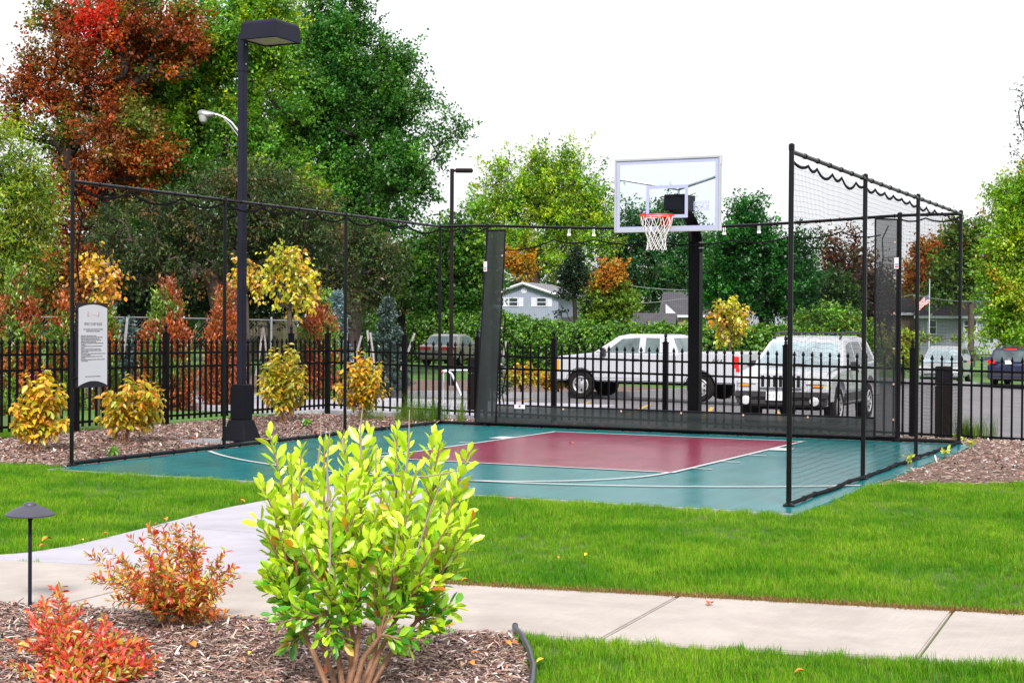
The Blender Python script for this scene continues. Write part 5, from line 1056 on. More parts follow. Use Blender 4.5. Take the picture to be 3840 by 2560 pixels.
for s in (-1, 1):
    P('headlight', 'headlamp', [((X(.035), s*.655, .885), (.10, .40, .19))], bev=.03); P('turn_signal', 'amber', [((X(.0), s*.70, .775), (.05, .22, .03))], bev=.006); P('side_mirror', 'cladding', [((X(1.62), s*1.02, 1.13), (.16, .22, .17))], bev=.05); P('wheel_flare', 'cladding', [((X(1.98), s*.935, .50), (1.45, .03, .22))])
    b = MB(); b.lathe((X(-.095), s*.66, .50), [(.085, -.05), (.085, .02), (.07, .03)], 16, 'x'); bd_(b, 'fog_light', M['headlamp'], smooth=True)
    P('door_handle', 'cladding', [((X(2.32), s*.94, 1.02), (.16, .03, .05))]); P('door_strip', 'chrome', [((X(2.2), s*.953, .66), (1.9, .012, .025)), ((X(2.2), s*.953, .44), (1.9, .012, .02))], bev=0)
    b = MB(); pts = [(X(1.95), s*.66, 1.66), (X(2.1), s*.67, 1.755), (X(2.6), s*.67, 1.785), (X(3.4), s*.67, 1.78), (X(3.9), s*.66, 1.75), (X(4.05), s*.66, 1.66)]; b.tube(pts, .022, 8); bd_(b, 'roof_rail', M['cladding'], smooth=True)
b = MB()
for s in (2.35, 3.5): b.tube([(X(s), -.66, 1.775), (X(s), .66, 1.775)], .016, 8)
bd_(b, 'roof_bar', M['cladding'])
P('front_bumper', 'cladding', [((X(.02), 0, .60), (.22, 1.84, .14)), ((X(.04), 0, .47), (.2, 1.72, .16))], bev=.04); P('number_plate', 'plate', [((X(-.10), -.10, .585), (.015, .33, .165))], bev=.004)
text_mesh('plate_lettering', 'T·5 33', .085, MATX[t.name] @ frame((X(-.109), -.10, .555), (0, 1, 0)), M['print'], t, ext=.001)
b = MB(); b.tube([(X(1.14), .55, 1.12), (X(1.2), .0, 1.17), (X(1.16), -.1, 1.15)], .012, 6); b.tube([(X(1.14), -.1, 1.12), (X(1.2), -.6, 1.17)], .012, 6); bd_(b, 'wiper', M['rubber'])
# --- the smaller, farther cars
SED = dict(L=4.6, W=1.78, zb=.30, r=.31, wheels=[.9, 3.6], belt=.90, taper=.34,
    prof=[(.02, .42), (.0, .62), (.12, .70), (1.25, .90), (3.75, .94), (4.45, .90), (4.58, .80), (4.58, .40)], cab=[(1.2, .88), (2.0, 1.34), (2.4, 1.41), (3.1, 1.40), (3.4, 1.33), (3.98, .90)],
    win=[[(1.72, .93), (2.2, 1.29), (2.62, 1.33), (2.62, .93)], [(2.70, .93), (2.70, 1.33), (3.14, 1.30), (3.5, .95)]])
def lights(P, X, S, head, z, tailz, tailw=.38):
    for s in (-1, 1): P('headlight', 'headlamp', [((X(.06), s*(S['W']/2-.24), z), (.12, .36, .14))], bev=.03); P('tail_light', 'red', [((X(S['L']-.035), s*(S['W']/2-tailw/2-.02), tailz), (.08, tailw, .15))], bev=.02); P('side_mirror', 'cladding', [((X(S['cab'][0][0]+.45), s*(S['W']/2+.06), S['belt']+.06), (.1, .18, .12))], bev=.03)
    P('number_plate', 'plate', [((X(S['L']+.005), 0, tailz), (.02, .34, .16))], bev=.003); P('rear_bumper', S['paint'], [((X(S['L']-.06), 0, .48), (.16, S['W']*.99, .22))], bev=.05); P('front_bumper', S['paint'], [((X(.08), 0, .44), (.2, S['W']*.99, .24))], bev=.05)
    P('grille', 'cladding', [((X(.0), 0, z-.01), (.06, .6, .09))]); P('bumper_strip', 'cladding', [((X(-.02), 0, .45), (.03, S['W']*.7, .06)), ((X(S['L']+.02), 0, .5), (.03, S['W']*.8, .05))], bev=.004)
S1 = dict(SED, paint='cartan', rear_glass='paleglass', glass='paleglass'); p = at(1650, 1300, 70); v = at(1650, 1300, 71)-p; hd = math.atan2(v[1], v[0])-R_(20)
t, X, P, bd_, wy, body = car('sedan', 'tan sedan with red tail lamps seen from behind on the grass before the hedge', 'car', (p[0]-.1, p[1]+1.4, float(zg(p[0], p[1]))+.06), hd, S1); lights(P, X, S1, 1, .62, .78, .62)
S2 = dict(SED, paint='carsteel'); g0 = ground_at(2850, 54)
t, X, P, bd_, wy, body = car('sedan', 'steel blue sedan mostly hidden between the pickup bed and the white four-wheel-drive car', 'car', (g0[0], g0[1]+1, g0[2]), -PI/2, S2); lights(P, X, S2, 1, .62, .78)
S3 = dict(SED, paint='cardark', glass='paleglass'); g0 = ground_at(120, 112); v = at(400, 1300, 112)-at(0, 1300, 112)
t, X, P, bd_, wy, body = car('sedan', 'dark grey car glimpsed far off between the evergreens left of the rules sign', 'car', (g0[0], g0[1], g0[2]), math.atan2(v[1], v[0]), S3); lights(P, X, S3, 1, .62, .78)
VAN = dict(L=4.8, W=1.9, zb=.30, r=.33, wheels=[.95, 3.95], paint='carsilver', belt=.98, taper=.26, front_glass='paleglass', bev=.09,
    prof=[(.02, .42), (.0, .62), (.10, .74), (.95, .98), (4.6, 1.02), (4.76, .9), (4.78, .42)], cab=[(.85, .95), (1.85, 1.62), (2.3, 1.73), (3.9, 1.72), (4.4, 1.62), (4.72, .98)],
    win=[[(1.45, 1.02), (2.0, 1.52), (2.35, 1.56), (2.35, 1.02)], [(2.45, 1.02), (2.45, 1.57), (3.35, 1.57), (3.4, 1.02)], [(3.5, 1.02), (3.45, 1.57), (4.2, 1.53), (4.4, 1.05)]])
g0 = ground_at(3548, 74)
t, X, P, bd_, wy, body = car('minivan', 'silver minivan facing the court on the far side of the car park', 'minivan', (g0[0], g0[1], -1.08), -PI/2+.05, VAN); lights(P, X, VAN, 1, .72, .95)
for s in (-1, 1): P('turn_signal', 'amber', [((X(.14), s*.915, .70), (.22, .05, .10))])
BSU = dict(L=4.5, W=1.88, zb=.34, r=.36, wheels=[.9, 3.6], paint='carblue', belt=1.05, taper=.28, rear_glass='autoglass', bev=.08,
    prof=[(.02, .45), (.0, .7), (.1, .86), (1.15, 1.05), (4.3, 1.08), (4.46, 1.0), (4.48, .45)], cab=[(1.05, 1.02), (1.85, 1.60), (2.2, 1.69), (3.9, 1.68), (4.18, 1.62), (4.44, 1.04)],
    win=[[(1.55, 1.08), (2.05, 1.52), (2.45, 1.56), (2.45, 1.08)], [(2.55, 1.08), (2.55, 1.56), (3.25, 1.55), (3.35, 1.08)], [(3.45, 1.10), (3.4, 1.54), (3.85, 1.50), (4.0, 1.15)]])
g0 = ground_at(3800, 68)
t, X, P, bd_, wy, body = car('sport_utility_car', 'dark blue car seen from behind at the right edge of the car park', 'car', (g0[0], g0[1]+2, -1.04), PI/2-.06, BSU); lights(P, X, BSU, 1, .8, 1.08, .32)
P('high_brake_light', 'red', [((X(4.22), 0, 1.635), (.06, .5, .05))]); b = MB()
for s in (-1, 1): b.tube([(X(2.0), s*.66, 1.66), (X(2.15), s*.66, 1.75), (X(3.9), s*.66, 1.75), (X(4.05), s*.66, 1.66)], .02, 6)
for q in (2.4, 3.6): b.tube([(X(q), -.66, 1.75), (X(q), .66, 1.75)], .018, 6)
bd_(b, 'roof_rack', M['cladding']); b = MB(); b.lathe((X(4.475), 0, 1.21), [(.06, -.01), (.06, .01), (.03, .012)], 14, 'x'); bd_(b, 'badge', M['chrome'])
P('lower_valance', 'cladding', [((X(4.46), 0, .46), (.1, 1.84, .28))], bev=.03)

# ================================================================== HOUSES
def house(name, label, rc, rz, Wd, Dp, base, he, hr, wall, roof, gable_front=False, wins=(), extras=None, ov=.45, group='houses beyond the car park'):
    """rc: front right corner on the ground; front faces local -y, x to the right"""
    c, s_ = math.cos(rz), math.sin(rz); ox, oy = rc[0]-c*Wd, rc[1]-s_*Wd
    t = thing(name, label, 'house', (ox, oy, base), rz, group); H = he-base; Hr = hr-base
    bd2 = lambda b, nm, m, par=None, **k: b.build(nm, M[m] if isinstance(m, str) else m, par or t, world=False, **k)
    b = MB()
    if gable_front:
        poly = [(0, 0), (Wd, 0), (Wd, H), (Wd/2, Hr), (0, H)]; n = 5; vs = [(x, 0, z) for x, z in poly]+[(x, Dp, z) for x, z in poly]
    else:
        poly = [(0, 0), (Dp, 0), (Dp, H), (Dp/2, Hr), (0, H)]; n = 5; vs = [(0, y, z) for y, z in poly]+[(Wd, y, z) for y, z in poly]
    b.add(vs, [tuple(range(n)), tuple(range(n, 2*n))[::-1]]+[(i, (i+1) % n, n+(i+1) % n, n+i) for i in range(n)]); wl = bd2(b, 'wall', wall)
    b = MB(); th = .16; half = (Wd if gable_front else Dp)/2; sl = (Hr-H)/half
    for sd_ in (-1, 1):
        a0, a1 = half, half+sd_*(half+ov); z0, z1 = Hr+.02, H-ov*sl+.02; lo, hi = -ov, (Dp if gable_front else Wd)+ov
        vs = [(a, q, z+dz) if gable_front else (q, a, z+dz) for dz in (0, th) for a, z in ((a0, z0), (a1, z1)) for q in (lo, hi)]
        b.add(vs, [(0, 1, 3, 2), (4, 6, 7, 5), (0, 4, 5, 1), (2, 3, 7, 6), (0, 2, 6, 4), (1, 5, 7, 3)])
    rf = bd2(b, 'roof', roof)
    b = MB()
    if gable_front:
        for sd_ in (-1, 1): b.tube([(half, -ov-.02, Hr+.02), (half+sd_*(half+ov), -ov-.02, H-ov*sl)], .14, 4)
    else: b.box((Wd/2, -ov-.03, H-ov*sl+.06), (Wd+2*ov, .06, .22))
    bd2(b, 'fascia', 'white', rf)
    for (wx, wz, ww, wh, kind) in wins:
        wz -= base; b = MB(); e = .09
        for q in (-1, 1): b.box((wx+q*(ww/2+e/2), -.03, wz+wh/2), (e, .10, wh+2*e)); b.box((wx, -.03, wz+wh/2+q*(wh/2+e/2)), (ww, .10, e))
        b.box((wx, -.02, wz+wh/2), (ww, .06, .06)); fr_ = bd2(b, 'window', 'white'); b = MB(); b.box((wx, -.005, wz+wh/2), (ww, .04, wh)); bd2(b, 'pane', 'winglass', fr_)
        if kind == 's':
            b = MB()
            for q in (-1, 1): b.box((wx+q*(ww/2+e+.27), -.02, wz+wh/2), (.48, .06, wh+.15))
            bd2(b, 'shutters', 'white', fr_)
    if extras: extras(t, bd2, Wd, Dp, H, Hr)
    return t
def wpx(u0, u1, v0, v1, D, ur, Wd, fs): m_ = MPP(D)/fs; return (Wd-(ur-(u0+u1)/2)*m_, 1.564-(v1-1219)*MPP(D), (u1-u0)*m_, (v1-v0)*MPP(D))
D_ = 150; rc = at(2093, 1219, D_); q = .96; Wd = 6.9
W1 = [wpx(2014, 2047, 1122, 1150, D_, 2093, Wd, q)+('s',), wpx(1908, 1939, 1122, 1150, D_, 2093, Wd, q)+('s',), wpx(1872, 1900, 1122, 1150, D_, 2093, Wd, q)+('',)]
def vent(t, bd2, Wd, Dp, H, Hr): b = MB(); b.lathe((Wd/2, -.02, H+(Hr-H)*.42), [(.30, -.02), (.30, .05), (.24, .06)], 20, 'y'); bd2(b, 'round_vent', 'white')
house('house', 'blue house with white shutters and a low front gable behind the hedge', rc, R_(8), Wd, 9.0, -1.2, 4.35, 5.45, 'blueside', 'rooflight', True, W1, vent)
D_ = 128; rc = at(2305, 1219, D_); house('shed', 'low shed with a dark shingle roof right of the blue house', rc, R_(20), 4.1, 3.0, -1.0, 1.25, 1.98, 'whiteside', 'roofdark', False)
D_ = 126; rc = at(2512, 1219, D_); house('garage', 'low grey-roofed garage left of the hoop pole', rc, R_(17), 3.2, 4.5, -1.0, 1.25, 2.35, 'whiteside', 'roofgrey', False)
D_ = 142; rc = at(2700, 1219, D_)
def wing(t, bd2, Wd, Dp, H, Hr):
    b = MB(); vs = [(.2, -.6, 0), (1.3, -.6, 0), (1.3, -.6, H-.1), (.2, -.6, H+.9), (.2, .1, 0), (1.3, .1, 0), (1.3, .1, H-.1), (.2, .1, H+.9)]; b.add(vs, [(0, 1, 2, 3), (7, 6, 5, 4), (0, 4, 5, 1), (1, 5, 6, 2), (2, 6, 7, 3), (3, 7, 4, 0)]); bd2(b, 'porch_wing', 'white')
house('house', 'pale yellow house with a long grey roof behind the hoop pole', rc, R_(15), 5.1, 7.5, -1.1, 2.55, 4.5, 'yellowside', 'roofgrey', False, [(3.3, .8, 1.1, 1.2, '')], wing)
D_ = 138; rc = at(3052, 1219, D_); house('house', 'white house with a grey roof behind the dark green maple and side netting', rc, R_(13), 6.0, 7, -1.1, 3.9, 5.2, 'whiteside', 'roofgrey', False, [(5.0, 1.7, .8, 1.3, ''), (4.0, 1.7, .8, 1.3, ''), (2.2, 1.2, .9, 1.3, '')])
D_ = 130; rc = at(3760, 1225, D_); Wd = 6.7
W2 = [wpx(3490, 3518, 1197, 1245, D_, 3760, Wd, 1)+('',), wpx(3622, 3664, 1196, 1234, D_, 3760, Wd, 1)+('',)]
def chim(t, bd2, Wd, Dp, H, Hr):
    b = MB(); x = Wd-(3760-3652)*MPP(130); b.tube([(x, 1.5, Hr-.75), (x, 1.5, Hr+.45)], .15, 10); b.tube([(x, 1.5, Hr+.4), (x, 1.5, Hr+.5)], .24, 10); bd2(b, 'chimney', 'silver')
    b = MB(); b.box((Wd*.75, -.03, .55), (1.7, .06, .5)); bd2(b, 'basement_window', 'winglass')
house('house', 'grey-sided house with a chimney pipe behind the silver minivan', rc, R_(10.3), Wd, 7.0, -1.5, 2.45, 3.6, 'greyside', 'roofgrey', False, W2, chim)
D_ = 136; rc = at(3462, 1225, D_); house('house', 'tan-walled house with a dark roof partly behind the right mesh screen', rc, R_(10.3), 4.4, 7, -1.4, 2.75, 3.95, 'tanside', 'roofdark', False)
D_ = 80; rc = at(1062, 1210, D_)
def deck(t, bd2, Wd, Dp, H, Hr):
    b = MB(); b.box((Wd-1.6, -1.0, 1.15), (2.4, 2.0, .16)); b.box((Wd-1.6, -2.0, 1.75), (2.4, .08, .08))
    for x in (-2.75, -1.6, -.45): b.box((Wd+x, -1.95, .9), (.12, .12, 1.9))
    dk = bd2(b, 'deck', 'board'); b = MB()
    for i in range(16): b.box((Wd-2.75+i*.15, -2.0, 1.48), (.05, .03, .5))
    bd2(b, 'railing', 'board', dk)
house('house', 'pale yellow house with a dark wooden deck behind the chain-link fence', rc, R_(27), 2.9, 6, -.35, 2.3, 3.8, 'yellowside', 'roofgrey', False, (), deck)

# ================================================================== FLAG, POLES, WIRES, YARD THINGS
D_ = 104; f0 = at(3484, 1260, D_); f0[2] = float(zg(f0[0], f0[1])); ft = at(3486, 1052, D_); t = thing('flagpole', 'slim white flagpole in front of the grey house', 'flagpole', tuple(f0))
b = MB(); b.tube([tuple(f0), tuple(ft)], [.045, .03], 8); b.build('pole', M['white'], t); b = MB(); b.lathe((ft[0], ft[1], ft[2]+.05), [(.02, -.06), (.06, 0), (.02, .06)], 8); b.build('finial', M['chrome'], t)
fa, fb = at(3484, 1102, D_), at(3446, 1118, D_); fl = thing('flag', 'red, white and blue striped flag hanging from the slim white flagpole', 'flag', tuple(fa))
fw_, fh_ = 1.0, .62; e1 = Vector(tuple(fb-fa)).normalized()
def fpt(a, c): p = Vector(tuple(fa))+e1*(a*.72)+Vector((0, 0, -c*fh_-a*a*.25))+Vector((0, 1, 0))*(.05*math.sin(a*9)); return p
for nm, rows, m_ in (('red_stripes', range(0, 13, 2), 'flagred'), ('white_stripes', range(1, 13, 2), 'flagwhite')):
    b = MB()
    for r in rows:
        for i in range(8): b.quad(fpt(i/8, r/13), fpt((i+1)/8, r/13), fpt((i+1)/8, (r+1)/13), fpt(i/8, (r+1)/13))
    b.build(nm, M[m_], fl)
b = MB(); off = Vector((0, -.012, 0))
for i in range(3): b.quad(fpt(i/8, 0)+off, fpt((i+1)/8, 0)+off, fpt((i+1)/8, 7/13)+off, fpt(i/8, 7/13)+off)
cn = b.build('canton', M['flagblue'], fl); b = MB()
for i in range(5):
    for j in range(4): c = fpt(.03+i*.07, .06+j*.125)+off*2; b.box(tuple(c), (.022, .004, .022))
b.build('stars', M['flagwhite'], cn)
D_ = 96; p0 = at(3212, 1250, D_); p0[2] = float(zg(p0[0], p0[1])); pt_ = at(3212, 945, D_); t = thing('utility_pole', 'grey wooden utility pole by the bare reddish tree', 'utility pole', tuple(p0))
b = MB(); b.tube([tuple(p0), tuple(pt_)], [.17, .12], 8); b.build('pole', M['bark'], t); b = MB(); b.lathe(tuple(at(3226, 1005, D_)), [(.02, -.45), (.2, -.42), (.2, .42), (.02, .45)], 10); b.build('transformer', M['galv'], t)
def wire(label, pts, sag):
    b = MB(); pp = [Vector(tuple(at(*p))) for p in pts]; out = []
    for a, c in zip(pp, pp[1:]):
        for k in range(12): s = k/12; r = a.lerp(c, s); r.z -= sag*4*s*(1-s); out.append(r)
    out.append(pp[-1]); b.tube(out, .022, 4); tag(b.build('power_line', M['galv']), label, 'wire', 'power lines between the houses')
wire('highest thin wire crossing in front of the trees left of the hoop pole', [(2340, 1068, 92), (2760, 1082, 92), (3212, 1060, 96)], .2)
wire('pale wire sagging level with the house roofs left of the hoop pole', [(2150, 1117, 94), (2560, 1120, 94), (3212, 1096, 96), (3420, 1104, 100), (3800, 1120, 100)], .3)
t = thing('patio_set', 'dark round patio chairs and pale table beside the grey house', 'patio furniture', ground_at(3690, 108)); q = ground_at(3690, 108); zz = q[2]
b = MB(); b.lathe((q[0], q[1], zz+.7), [(.5, 0), (.5, .05), (.05, .06)], 14); b.lathe((q[0], q[1], zz), [(.25, 0), (.04, .05), (.04, .7)], 8); b.build('table', M['galv'], t)
for dx in (-.9, .85): b = MB(); b.box((q[0]+dx, q[1], zz+.42), (.6, .6, .08)); b.box((q[0]+dx, q[1]+.3, zz+.8), (.6, .08, .7)); b.box((q[0]+dx-.26, q[1], zz+.2), (.05, .5, .4)); b.box((q[0]+dx+.26, q[1], zz+.2), (.05, .5, .4)); b.build('chair', M['cladding'], t)

# ================================================================== SHRUBS NEAR THE CAMERA AND ALONG THE FENCE
def stemmed(name, label, base, tips, leaf, cols, stem_r=.006, bspread=.05, sstart=.3, step=.016, side=4, side_len=.12, group=None, T=T_OBO, mats='leafbright', stemmat='stem', lean=.5, colf=None, bare=(), asp=1.0, droop=0, cat='shrub', sidestart=.35, upb=.4, forks=None):
    t = thing(name, label, cat, tuple(base), 0, group); base = np.array(base, float); b = MB(); P, A, S, HT = [], [], [], []
    def run(p0, pc, p1, r0, r1, s0, ls):
        L = np.linalg.norm(p1-p0); n = max(5, int(L/.06)); ts = np.linspace(0, 1, n)
        pts = [(1-s)**2*p0+2*s*(1-s)*pc+s*s*p1+RNG.normal(0, .0025, 3)*(0 < s < 1) for s in ts]; b.tube(pts, [lerp(r0, r1, s) for s in ts], 6)
        k = max(1, int(L*(1-s0)/step)); ph = RNG.uniform(0, 6.28)
        for i in range(k):
            s = s0+(1-s0)*(i+RNG.uniform(.2, .8))/k; p = (1-s)**2*p0+2*s*(1-s)*pc+s*s*p1; d = unit(2*(1-s)*(pc-p0)+2*s*(p1-pc)); a = ph+i*2.4+RNG.normal(0, .3)
            x = unit(np.cross(d, [.3, .2, 1.])); y = np.cross(d, x); rad = x*math.cos(a)+y*math.sin(a)
            P.append(p+rad*r1); A.append(d*(lean+.35*(s > .93))+rad*(1-.45*(s > .95))+np.array([0, 0, -droop])); S.append(ls*RNG.uniform(.6, 1.15)*(.75 if s > .95 else 1)); HT.append(p[2]-base[2])
    fk = []
    for q in (forks if forks is not None else ()):
        p0 = base+(q-base)*np.array([.30, .30, 0])+np.array([RNG.normal(0, .012), RNG.normal(0, .012), -.02]); b.tube([tuple(p0), tuple(p0*.5+q*.5+RNG.normal(0, .012, 3)+np.array([0, 0, .02])), tuple(q)], [stem_r*1.25, stem_r*1.05, stem_r*.85], 8); fk.append(q)
    for tip in tips:
        tip = np.array(tip, float)
        if fk:
            fa = np.array(fk); j = int(np.argmin(np.linalg.norm((fa-tip)*np.array([1, 1, .35]), axis=1)+RNG.uniform(0, .06, len(fa)))); p0 = fa[j]; pc = p0*.5+tip*.5+RNG.normal(0, .02, 3); pc[2] += .05
            run(p0, pc, tip, stem_r*.75, stem_r*.25, sstart, leaf)
            for _ in range(side):
                s = RNG.uniform(sidestart, .72); p = (1-s)**2*p0+2*s*(1-s)*pc+s*s*tip; d = unit(tip-p0)*1.2+rnd(1)[0]*np.array([.8, .8, .4])+np.array([0, 0, .3]); q = p+unit(d)*side_len*RNG.uniform(.5, 1.3); run(p, (p+q)/2+np.array([0, 0, -.01]), q, stem_r*.4, stem_r*.2, .1, leaf*.95)
            continue
        p0 = base+np.array([RNG.normal(0, bspread), RNG.normal(0, bspread), 0]); pc = p0*.55+tip*.45; pc[:2] = p0[:2]*.68+tip[:2]*.32; pc += RNG.normal(0, .025, 3); pc[2] += .06
        run(p0, pc, tip, stem_r, stem_r*.28, sstart, leaf)
        for j in range(side):
            s = RNG.uniform(sidestart, .9); p = (1-s)**2*p0+2*s*(1-s)*pc+s*s*tip; d = unit(tip-p0)+rnd(1)[0]*np.array([.75, .75, .35])+np.array([0, 0, .35]); q = p+unit(d)*side_len*RNG.uniform(.5, 1.3)*(1.15-s*.5); run(p, (p+q)/2+np.array([0, 0, -.01]), q, stem_r*.4, stem_r*.2, .15, leaf*.95)
    b.build('stems', M[stemmat], t, smooth=True)
    if len(bare):
        for p0, p1 in bare:
            b = MB(); m_ = (np.array(p0)+np.array(p1))/2+RNG.normal(0, .012, 3); b.tube([tuple(p0), tuple(m_), tuple(p1)], [stem_r*.42, stem_r*.35, stem_r*.18], 5)
            b.build('dead_twig', M['twig'], t)
    P = np.array(P); HT = np.array(HT); n = len(P); tint = colf(P, HT, n) if colf else pick(cols, n, .15)
    leaf_mesh('leaves', P, np.array(A)+RNG.normal(0, .18, (n, 3)), np.array(S), tint, M[mats], t, T, upb, asp); return t
# big lime shrub
LB0 = np.array(gnd(1290, 2590)); LB0[2] = -.01; LD = 6.75
tipsx = [(1010, 1625, .0), (1130, 1670, .1), (1090, 1720, -.15), (1215, 1650, -.1), (1290, 1640, .12), (1350, 1630, -.05), (1385, 1625, .1), (1490, 1605, .0), (1535, 1640, -.12), (1625, 1620, .1), (1650, 1660, -.05), (1760, 1690, .0), (985, 1820, -.1), (965, 1945, .05), (1010, 2010, .2), (1740, 1830, .1), (1770, 1950, -.1), (1775, 2020, .12), (1000, 2130, -.12), (985, 2200, .05), (1660, 2080, .2), (1650, 2190, -.1), (1040, 1900, .25), (1180, 1800, .28), (1300, 1760, -.25), (1420, 1720, .26), (1560, 1760, -.22), (1650, 1820, .25), (1230, 1950, -.3), (1400, 1950, -.3), (1550, 1980, -.28), (1120, 2050, -.25), (1690, 1960, -.2), (1340, 2080, -.33), (1460, 2140, -.3), (1230, 2180, -.28), (1590, 2180, -.25), (1060, 2260, -.1), (1150, 2320, -.12), (1690, 2290, .05), (1300, 1880, .2), (1480, 1860, .2), (1500, 2300, -.2), (1320, 2330, -.15)]
def limecol(P, H, n):
    age_lit = np.clip(H/1.0, 0, 1)+RNG.normal(0, .17, n)+.03; c = np.where((age_lit > .55)[:, None], pick([(.58, .80, .025), (.50, .74, .028), (.66, .84, .06)], n, .08), np.where((age_lit > .26)[:, None], pick([(.32, .60, .022), (.24, .52, .022), (.42, .66, .03)], n, .12), pick([(.09, .38, .022), (.14, .44, .025), (.06, .29, .025)], n, .15)))  # younger leaves higher up, with flash brightness put into the top colours
    o = (RNG.uniform(size=n) < .04) & (H < .85); c[o] = pick([(.70, .36, .02), (.75, .52, .04), (.62, .20, .02)], o.sum(), .12); return c
bare = [(at(u0, v0, LD+z_), at(u1, v1, LD+z_)) for u0, v0, u1, v1, z_ in ((1190, 1760, 1202, 1552, -.1), (1230, 1900, 1238, 1600, -.2), (1355, 1720, 1360, 1520, -.1), (1520, 1800, 1536, 1535, -.15), (1560, 2080, 1660, 1790, -.3), (1235, 2150, 1225, 1730, -.38), (1290, 1690, 1292, 1610, 0), (1410, 1770, 1413, 1670, -.1), (1440, 1778, 1725, 1762, -.1), (1455, 2220, 1490, 1990, -.3), (1030, 1900, 1035, 1840, 0))]
tipsx += [(1120, 2390, .1), (1230, 2440, -.2), (1500, 2420, -.2), (1600, 2370, .0), (1080, 2330, -.2), (1300, 2300, -.3)]
FK = [np.array(at(u, v, LD+z_)) for u, v, z_ in ((1120, 2330, .0), (1190, 2350, .12), (1240, 2300, -.12), (1310, 2290, .1), (1350, 2320, -.15), (1430, 2300, .12), (1480, 2330, -.1), (1560, 2330, .05), (1300, 2380, -.18), (1420, 2390, -.2))]
stemmed('lime_shrub', 'big bright lime-green shrub with yellow leaves in the mulch bed in front', LB0, [at(u, v, LD+z_) for u, v, z_ in tipsx],   .080, None, .0105, .10, .10, .0155, 5, .13, None, T_OBO, colf=limecol, bare=bare, asp=.95, lean=1.15, sidestart=.05, forks=FK)
# two spirea
SPC = [(.64, .18, .03), (.68, .09, .03), (.50, .34, .035), (.72, .27, .035), (.42, .40, .035), (.62, .04, .035)]
def spcol(w):
    def f(P, H, n): return pick(SPC, n, .16, w)
    return f
b0 = np.array(gnd(660, 2345)); b0[2] = -.01; D1 = 8.05
tp = [(320, 2075, 0), (400, 2060, .1), (480, 2010, -.1), (560, 1975, 0), (610, 1990, .15), (660, 1965, .05), (720, 1970, -.1), (745, 2010, .1), (830, 2090, 0), (880, 2120, .1), (900, 2160, -.1), (520, 2060, .2), (600, 2080, -.2), (690, 2060, .2), (760, 2110, -.2), (350, 2150, -.1), (430, 2170, -.25), (840, 2230, -.1), (790, 2190, .2), (460, 2110, .1), (560, 2130, -.3), (650, 2150, -.3), (720, 2170, -.3), (860, 2310, -.1), (400, 2250, -.15), (330, 2170, .1), (530, 2240, -.3), (800, 2290, -.25), (620, 2240, -.33), (700, 2260, -.3), (480, 2180, .2), (760, 2050, .0)]
stemmed('orange_spirea', 'orange and gold spirea bush beside the concrete walk, the farther of two', b0, [at(u, v, D1+z_) for u, v, z_ in tp], .043, None, .0035, .05, .16, .0085, 9, .11, 'orange and red spirea bushes', T_LEAF, colf=spcol([4, 4, 4, 3.5, 4, 2.5]), asp=.72, lean=.7, sidestart=.2)
b0 = np.array(gnd(300, 2600)); b0[2] = -.01; D1 = 7.1
tp = [(30, 2480, 0), (110, 2330, .1), (150, 2260, .2), (190, 2200, .1), (215, 2230, -.1), (260, 2270, .1), (290, 2340, 0), (340, 2330, .15), (400, 2310, .1), (420, 2380, -.1), (470, 2370, .1), (520, 2400, 0), (560, 2440, .1), (600, 2470, -.1), (610, 2540, 0), (80, 2420, -.1), (160, 2390, -.2), (240, 2400, -.2), (320, 2420, -.25), (400, 2450, -.25), (480, 2470, -.2), (550, 2520, -.2), (60, 2540, -.2), (140, 2500, -.3), (230, 2500, -.33), (330, 2510, -.35), (430, 2530, -.3), (20, 2400, .1), (100, 2290, .3), (360, 2380, .3), (250, 2330, .3), (-20, 2500, .1)]
stemmed('red_spirea', 'red and orange spirea bush in the bottom left corner, the nearer of two', b0, [at(u, v, D1+z_) for u, v, z_ in tp], .042, None, .0035, .06, .12, .0085, 9, .11, 'orange and red spirea bushes', T_LEAF, colf=spcol([2.5, 5, 2, 1.5, 2.5, 7]), asp=.75, lean=.7, sidestart=.15)
# four yellow shrubs by the left fence
YS4 = [(.70, .44, .015), (.60, .48, .02), (.72, .32, .02), (.46, .44, .02), (.34, .38, .02)]
def fshrub(u, vb, D, u0, u1, vt, label, wts, n=30, leaf=.105):
    base = np.array(at(u, vb, D)); base[2] = 0.0; cen = (u0+u1)/2; hw = (u1-u0)/2; H = vb-vt; tips = []
    for i in range(n):
        a = RNG.uniform(-1, 1); h = RNG.uniform(.5, 1)*(1-.42*a*a); tips.append(at(cen+a*hw*1.0, vb-H*h, D+RNG.uniform(-.9, .9)*hw*MPP(D)))
    def cf(P, Hh, k): return pick(YS4, k, .17, wts)
    stemmed('yellow_shrub', label, base, tips, leaf, None, .0042, .06, .32, .028, 4, .15, 'yellow autumn shrubs along the left fence', T_DROOP, colf=cf, asp=1.15, lean=.35, droop=.55, sidestart=.5, upb=.8)
fshrub(128, 1700, 18.9, 40, 262, 1345, 'golden yellow shrub left of the rules sign, nearest of the four', [6, 4, 3, 2, 1], 34)
fshrub(462, 1662, 20.2, 365, 635, 1378, 'yellow and orange shrub right of the rules sign', [4, 3, 4, 4, 2], 32)
fshrub(1062, 1585, 24.6, 968, 1160, 1275, 'greenish yellow shrub right of the big lamp post', [2, 4, 1, 5, 5], 38)
fshrub(1362, 1572, 25.6, 1250, 1475, 1295, 'orange and yellow shrub at the fence corner, farthest of the four', [5, 3, 5, 3, 2], 36)
